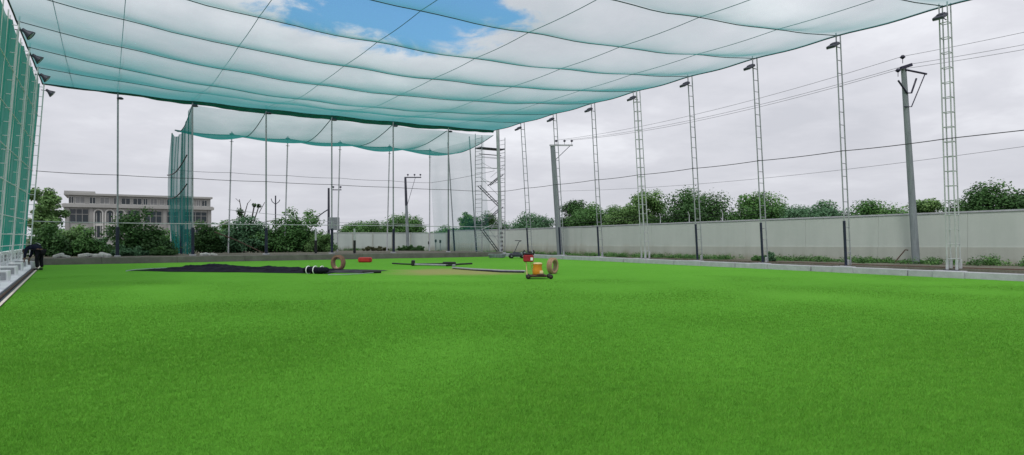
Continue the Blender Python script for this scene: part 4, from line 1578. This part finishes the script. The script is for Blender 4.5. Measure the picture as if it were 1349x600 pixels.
# orange machine
q = ground_at(708, 367.5)
mc = thing('orange_machine', 'small orange barrelled machine on black wheels with red box on its handle', 'machine', q, -YAW)
ub = MB().box((0.0, 0, .115), (.72, .46, .09), bev=.03); ub.box((.12, -.1, .17), (.3, .3, .06), bev=.02)
ub.build('deck', M['rust'], mc)
bar = MB().lathe([(0, .16), (.165, .16), (.19, .19), (.185, .34), (.17, .50), (.19, .545), (.19, .57), (0, .57)], 26, Matrix.Translation((.0, 0, 0)))
bo = bar.build('barrel', M['orange'], mc)
MB().lathe([(0, .625), (.12, .625), (.185, .605), (.2, .572), (.0, .572)], 26).build('lid', M['cream'], bo)
MB().box((.15, -.17, .26), (.14, .05, .12), bev=.02).build('pump_housing', M['cream'], mc)
for (x_, y_) in ((-.36, -.26), (-.36, .26), (.50, -.26), (.46, .26)):
    T_ = Matrix.Translation((x_, y_, .092)) @ Matrix.Rotation(PI / 2, 4, 'X')
    wv = MB().lathe([(0, -.045), (.05, -.045), (.085, -.04), (.092, -.02), (.092, .02), (.085, .04), (.05, .045), (0, .045)], 20, T_)
    wo = wv.build('wheel', M['black'], mc)
    MB().lathe([(0, -.05), (.04, -.05), (.045, .05), (0, .05)], 12, T_).build('hub', M['rust'], wo)
MB().tube([(-.40, 0, .12), (-.43, 0, .55), (-.45, 0, .70)], .022, 8).build('handle_post', M['cream'], mc)
MB().tube([(-.12, .1, .14), (-.22, .1, .4), (-.26, 0, .68)], .016, 8).build('brace', M['cream'], mc)
rb_ = MB().box((-.35, 0, .79), (.40, .30, .27), bev=.035)
ro = rb_.build('red_box', M['dark_red'], mc)
MB().box((-.225, -.155, .77), (.09, .012, .11)).build('label_plate', M['concrete_w'], ro)
gp = MB().box((-.35, 0, .965), (.36, .26, .08), bev=.03)
gp.tube([(-.53, -.12, .93), (-.56, -.14, 1.02), (-.50, -.1, 1.1)], .03, 7)
gp.tube([(-.17, -.12, .93), (-.13, -.14, 1.02), (-.16, -.1, 1.1)], .03, 7)
gp.tube([(-.35, -.05, .98), (-.30, -.1, 1.05), (-.22, -.08, 1.03)], .028, 7)
gp.build('grips', M['black'], mc)

# lawn mower by the back kerb
q = ground_at(681, 340.6); q.z = .0
lm_ = thing('lawn_mower', 'dark push mower with slanting handle parked against the far kerb', 'mower', q, -YAW + R(8))
b_ = MB().box((.0, 0, .26), (1.15, .55, .26), bev=.08); b_.box((-.05, 0, .42), (.5, .4, .14), bev=.05)
b_.build('deck', M['dark_steel'], lm_)
MB().box((.5, -.05, .34), (.42, .6, .30), bev=.1).build('grass_bag', M['grey_pole'], lm_)
for x_, y_ in ((-.45, -.32), (.42, -.32), (-.45, .32), (.42, .32)):
    T_ = Matrix.Translation((x_, y_, .16)) @ Matrix.Rotation(PI / 2, 4, 'X')
    wo = MB().lathe([(0, -.04), (.13, -.04), (.16, -.02), (.16, .02), (.13, .04), (0, .04)], 18, T_).build('wheel', M['black'], lm_)
    MB().lathe([(0, -.045), (.06, -.045), (.06, .045), (0, .045)], 12, T_).build('hub', M['grey_pole'], wo)
MB().tube([(-.25, 0, .35), (.15, 0, 1.25), (.35, 0, 1.34), (-.15, 0, 1.36)], .028, 7).build('handle', M['dark_steel'], lm_)
# coiled dark hose heap left of the mower
q = ground_at(655, 340)
hz_ = MB()
for k in range(4):
    hz_.tube([(.65 * math.cos(2 * PI * i / 22) * (1 + .05 * k), .4 * math.sin(2 * PI * i / 22), .06 + .07 * k + .02 * math.sin(i)) for i in range(22)], .045, 6, closed=True)
o = hz_.build('coiled_hose', M['grey_pole'], None, q)
tag(o, 'grey coiled hose heap lying against the far kerb left of the mower', 'hose')

# ------------------------------------------------------------------ bending person
def skinned(name, mat, joints, bones, radii, parent, root=0, sub=2):
    me = bpy.data.meshes.new(name)
    me.from_pydata([tuple(j) for j in joints], bones, [])
    o = bpy.data.objects.new(name, me); col.objects.link(o); o.parent = parent
    me.materials.append(mat)
    md = o.modifiers.new('skin', 'SKIN'); md.use_smooth_shade = True
    for i, sv in enumerate(me.skin_vertices[0].data):
        r = radii[i]
        sv.radius = r if isinstance(r, tuple) else (r, r)
        sv.use_root = (i == root)
    sd = o.modifiers.new('sub', 'SUBSURF'); sd.levels = sub; sd.render_levels = sub
    return o


# local frame: +X = image right, +Y = away from the camera; bends over towards -X
pf = ground_at(50.0, 356.0, .02)
pe = thing('person', 'person in dark navy clothes bending over at the left turf edge', 'person', pf, -YAW)
hip = Vector((.10, .0, .93))
J = [hip, Vector((.02, 0, 1.07)), Vector((-.20, 0, 1.16)), Vector((-.42, 0, 1.10)), Vector((-.55, 0, 1.0)), Vector((-.63, 0, .90)), Vector((-.69, .0, .80)),
     Vector((-.40, -.19, 1.04)), Vector((-.46, -.22, .76)), Vector((-.50, -.20, .52)), Vector((-.40, .19, 1.04)), Vector((-.48, .22, .76)), Vector((-.55, .18, .54)),
     Vector((.10, -.10, .88)), Vector((.02, -.11, .50)), Vector((.05, -.11, .10)), Vector((.10, .10, .88)), Vector((.06, .12, .50)), Vector((.11, .12, .10))]
Bn = [(0, 1), (1, 2), (2, 3), (3, 4), (4, 5), (5, 6), (3, 7), (7, 8), (8, 9), (3, 10), (10, 11), (11, 12), (0, 13), (13, 14), (14, 15), (0, 16), (16, 17), (17, 18)]
rad = [(.16, .15), (.155, .14), (.17, .13), (.16, .12), .065, .085, .07, .07, .05, .04, .07, .05, .04, .105, .07, .048, .105, .07, .048]
skinned('body', M['skin'], J, Bn, rad, pe)
# jacket and trousers a little larger over the body
Jj = [J[0] + Vector((0, 0, .02)), J[1], J[2], J[3], J[7], J[8], J[9] + Vector((0, 0, .05)), J[10], J[11], J[12] + Vector((0, 0, .05))]
skinned('jacket', M['cloth'], Jj, [(0, 1), (1, 2), (2, 3), (3, 4), (4, 5), (5, 6), (3, 7), (7, 8), (8, 9)],
        [(.185, .17), (.18, .165), (.195, .155), (.18, .14), .088, .068, .055, .088, .068, .055], pe)
Jt = [J[0], J[13], J[14], J[15] + Vector((0, 0, .02)), J[16], J[17], J[18] + Vector((0, 0, .02))]
skinned('trousers', M['cloth_d'], Jt, [(0, 1), (1, 2), (2, 3), (0, 4), (4, 5), (5, 6)], [(.175, .165), .125, .09, .075, .125, .09, .075], pe)
st_ = MB()
st_.grid(lambda u, v: ((-.40 + .52 * u), -.035 + .07 * v, 1.10 + .225 * math.sin(PI * (.22 + .60 * u)) ** .9 + .0), 20, 4)
st_.build('back_stripe', M['stripe'], pe)
for s, k in ((-.11, 15), (.12, 18)):
    j = J[k]
    skinned('shoe', M['black'], [j + Vector((.05, 0, -.05)), j + Vector((-.05, 0, -.055)), j + Vector((-.17, -.01, -.065))], [(0, 1), (1, 2)], [.055, .055, .04], pe)
hd = MB().lathe([(0, .115), (.05, .105), (.085, .07), (.1, .02), (.098, -.03), (.08, -.06)], 18, Matrix.Translation(J[5] + Vector((-.005, 0, .02))) @ Matrix.Rotation(R(-40), 4, 'Y'))
hd.build('hair', M['hair'], pe)
fc = MB()
T_ = Matrix.Translation(J[6] + Vector((-.03, 0, .0)))
fc.add([(-.06, 0, .03), (-.02, -.018, -.02), (-.02, .018, -.02), (-.085, 0, -.01)], [(0, 1, 3), (0, 3, 2), (1, 2, 3)], False, T_)
fc.build('nose', M['skin'], pe)
for s in (-1, 1):
    ear = MB().lathe([(0, .012), (.02, .008), (.028, -.004), (0, -.012)], 10, Matrix.Translation(J[5] + Vector((.0, s * .09, -.02))) @ Matrix.Rotation(PI / 2, 4, 'X'))
    ear.build('ear', M['skin'], pe)
for k in (9, 12):
    j = J[k]
    palm = [j + Vector((0, 0, .02)), j + Vector((-.01, 0, -.07))]
    Jh, Bh, rh = list(palm), [(0, 1)], [(.03, .02), (.036, .018)]
    for i, (dy, L_) in enumerate(((-.032, .065), (-.011, .075), (.011, .07), (.032, .055))):
        a_ = palm[1] + Vector((-.004, dy, -.02)); b_ = a_ + Vector((-.012, dy * .1, -L_ * .5)); c_ = b_ + Vector((-.03, 0, -L_ * .4))
        n0 = len(Jh); Jh += [a_, b_, c_]; Bh += [(1, n0), (n0, n0 + 1), (n0 + 1, n0 + 2)]; rh += [.0095, .009, .0075]
    a_ = palm[0] + Vector((-.015, -.035, -.04)); b_ = a_ + Vector((-.035, -.02, -.045))
    n0 = len(Jh); Jh += [a_, b_]; Bh += [(0, n0), (n0, n0 + 1)]; rh += [.011, .008]
    skinned('hand', M['skin'], Jh, Bh, rh, pe, sub=1)

# pale box in front of the person
q = ground_at(45, 354.5, .02)
bx2 = thing('white_tub', 'small white tub on the pavement beneath the bending person', 'tub', q, -YAW)
MB().lathe([(0, .0), (.13, .0), (.16, .36), (.175, .36), (.175, .38), (.15, .38), (.12, .03), (0, .03)], 20).build('body', M['concrete_w'], bx2)
MB().tube([(.17 * math.cos(PI * i / 10), 0, .38 + .1 * math.sin(PI * i / 10)) for i in range(11)], .007, 5).build('handle', M['steel'], bx2)

# ------------------------------------------------------------------ sky, sun, camera
SUN_EL, SUN_AZ = R(56), R(236)          # azimuth of the sun, clockwise from +Y
wd = bpy.data.worlds.new('World')
sc.world = wd
wd.use_nodes = True
nt = wd.node_tree
nt.nodes.clear()


def wn(t, **kw):
    nd = nt.nodes.new(t)
    for k, v in kw.items(): setattr(nd, k, v)
    return nd


def wl_(a, b): nt.links.new(a, b)


def wm(op, a, b=None, clamp=False):
    nd = wn('ShaderNodeMath', operation=op); nd.use_clamp = clamp
    for i, x in enumerate((a, b)):
        if x is None: continue
        if hasattr(x, 'is_output'): wl_(x, nd.inputs[i])
        else: nd.inputs[i].default_value = x
    return nd.outputs[0]


out = wn('ShaderNodeOutputWorld'); bg = wn('ShaderNodeBackground')
wl_(bg.outputs[0], out.inputs[0])
sky = wn('ShaderNodeTexSky', sky_type='NISHITA')
sky.sun_disc = False; sky.sun_elevation = SUN_EL; sky.sun_rotation = SUN_AZ
sky.air_density = 1.3; sky.dust_density = .6; sky.ozone_density = 1.5
SKY_K = .10
tc = wn('ShaderNodeTexCoord')
sep = wn('ShaderNodeSeparateXYZ'); wl_(tc.outputs['Generated'], sep.inputs[0])
zup = wm('MAXIMUM', sep.outputs[2], 0.0)
den = wm('ADD', zup, .16)
cmb = wn('ShaderNodeCombineXYZ')
wl_(wm('DIVIDE', sep.outputs[0], den), cmb.inputs[0]); wl_(wm('DIVIDE', sep.outputs[1], den), cmb.inputs[1])


def wnoise(scale, detail, rough, off=0.0, dist=0.0):
    mp = wn('ShaderNodeVectorMath', operation='ADD'); wl_(cmb.outputs[0], mp.inputs[0]); mp.inputs[1].default_value = (off, off * .7, off * 1.3)
    nd = wn('ShaderNodeTexNoise'); nd.inputs['Scale'].default_value = scale; nd.inputs['Detail'].default_value = detail
    nd.inputs['Roughness'].default_value = rough; nd.inputs['Distortion'].default_value = dist
    wl_(mp.outputs[0], nd.inputs['Vector'])
    return nd.outputs['Fac']


n1 = wnoise(.9, 6, .55, 3.3, .3)
n2 = wnoise(2.7, 7, .6, 9.1, .2)
f = wm('ADD', wm('MULTIPLY', n1, .65), wm('MULTIPLY', n2, .35))
cr = wn('ShaderNodeValToRGB')
e = cr.color_ramp.elements
e[0].position = .36; e[0].color = (.63, .645, .705, 1)
e[1].position = .64; e[1].color = (.93, .945, 1.0, 1)
k = e.new(.5); k.color = (.74, .75, .81, 1)
wl_(f, cr.inputs[0])
# haze towards the horizon
hz2 = wn('ShaderNodeMapRange', interpolation_type='SMOOTHSTEP')
wl_(sep.outputs[2], hz2.inputs[0]); hz2.inputs[1].default_value = .0; hz2.inputs[2].default_value = .22
hz2.inputs[3].default_value = .75; hz2.inputs[4].default_value = 0.0
mx = wn('ShaderNodeMix', data_type='RGBA'); wl_(hz2.outputs[0], mx.inputs[0]); wl_(cr.outputs[0], mx.inputs[6]); mx.inputs[7].default_value = (.60, .61, .665, 1)
# the gap in the clouds: an elongated opening around one direction
ga = (520 - 674.5) / F_PX; gb = (HORIZON + 10) / F_PX
Fv = Vector((FX, FY, 0)); Rv = Vector((FY, -FX, 0))


def wdot(v):
    nd = wn('ShaderNodeVectorMath', operation='DOT_PRODUCT'); wl_(tc.outputs['Generated'], nd.inputs[0]); nd.inputs[1].default_value = v
    return nd.outputs['Value']


df = wm('MAXIMUM', wdot(Fv), .05)
hh = wm('SUBTRACT', wm('DIVIDE', wdot(Rv), df), ga)
vv = wm('SUBTRACT', wm('DIVIDE', sep.outputs[2], df), gb)
hh = wm('DIVIDE', wm('ADD', hh, wm('MULTIPLY', vv, .5)), .21); vv = wm('DIVIDE', vv, .102)
dd = wm('SQRT', wm('ADD', wm('MULTIPLY', hh, hh), wm('MULTIPLY', vv, vv)))
n3 = wnoise(5.0, 8, .62, 1.9, .4)
dd = wm('ADD', dd, wm('MULTIPLY', wm('SUBTRACT', n3, .5), 1.5))
mk = wn('ShaderNodeMapRange', interpolation_type='SMOOTHSTEP'); wl_(dd, mk.inputs[0])
mk.inputs[1].default_value = .70; mk.inputs[2].default_value = 1.05; mk.inputs[3].default_value = .0; mk.inputs[4].default_value = 1.0
skm = wn('ShaderNodeVectorMath', operation='SCALE'); wl_(sky.outputs[0], skm.inputs[0]); skm.inputs['Scale'].default_value = SKY_K * 1.22
skt = wn('ShaderNodeMix', data_type='RGBA', blend_type='MULTIPLY'); skt.inputs[0].default_value = 1.0
wl_(skm.outputs[0], skt.inputs[6]); skt.inputs[7].default_value = (.72, 1.08, 1.3, 1)
mx2 = wn('ShaderNodeMix', data_type='RGBA'); wl_(mk.outputs[0], mx2.inputs[0]); wl_(skt.outputs[2], mx2.inputs[6]); wl_(mx.outputs[2], mx2.inputs[7])
wl_(mx2.outputs[2], bg.inputs[0])
bg.inputs[1].default_value = 1.0

ld = bpy.data.lights.new('sun', 'SUN')
ld.energy = 1.5; ld.angle = R(10); ld.color = (1.0, .97, .92)
lo = bpy.data.objects.new('sun', ld); col.objects.link(lo)
sd = Vector((math.sin(SUN_AZ) * math.cos(SUN_EL), math.cos(SUN_AZ) * math.cos(SUN_EL), math.sin(SUN_EL)))
lo.rotation_euler = (-sd).to_track_quat('-Z', 'Y').to_euler()
lo.location = (0, 0, 60)

cd = bpy.data.cameras.new('camera')
cd.sensor_fit = 'HORIZONTAL'; cd.sensor_width = 36.0
cd.lens = F_PX / 1349 * 36.0
cd.shift_y = (HORIZON - 300) / 1349
cd.clip_start = .1; cd.clip_end = 4000
co = bpy.data.objects.new('camera', cd); col.objects.link(co)
co.location = (0, 0, EYE); co.rotation_euler = (R(90), 0, -YAW)
sc.camera = co

sc.view_settings.view_transform = 'Standard'
sc.view_settings.look = 'None'
sc.view_settings.exposure = 0
sc.render.engine = 'CYCLES'
sc.cycles.max_bounces = 10
sc.cycles.transparent_max_bounces = 24
sc.cycles.use_denoising = True
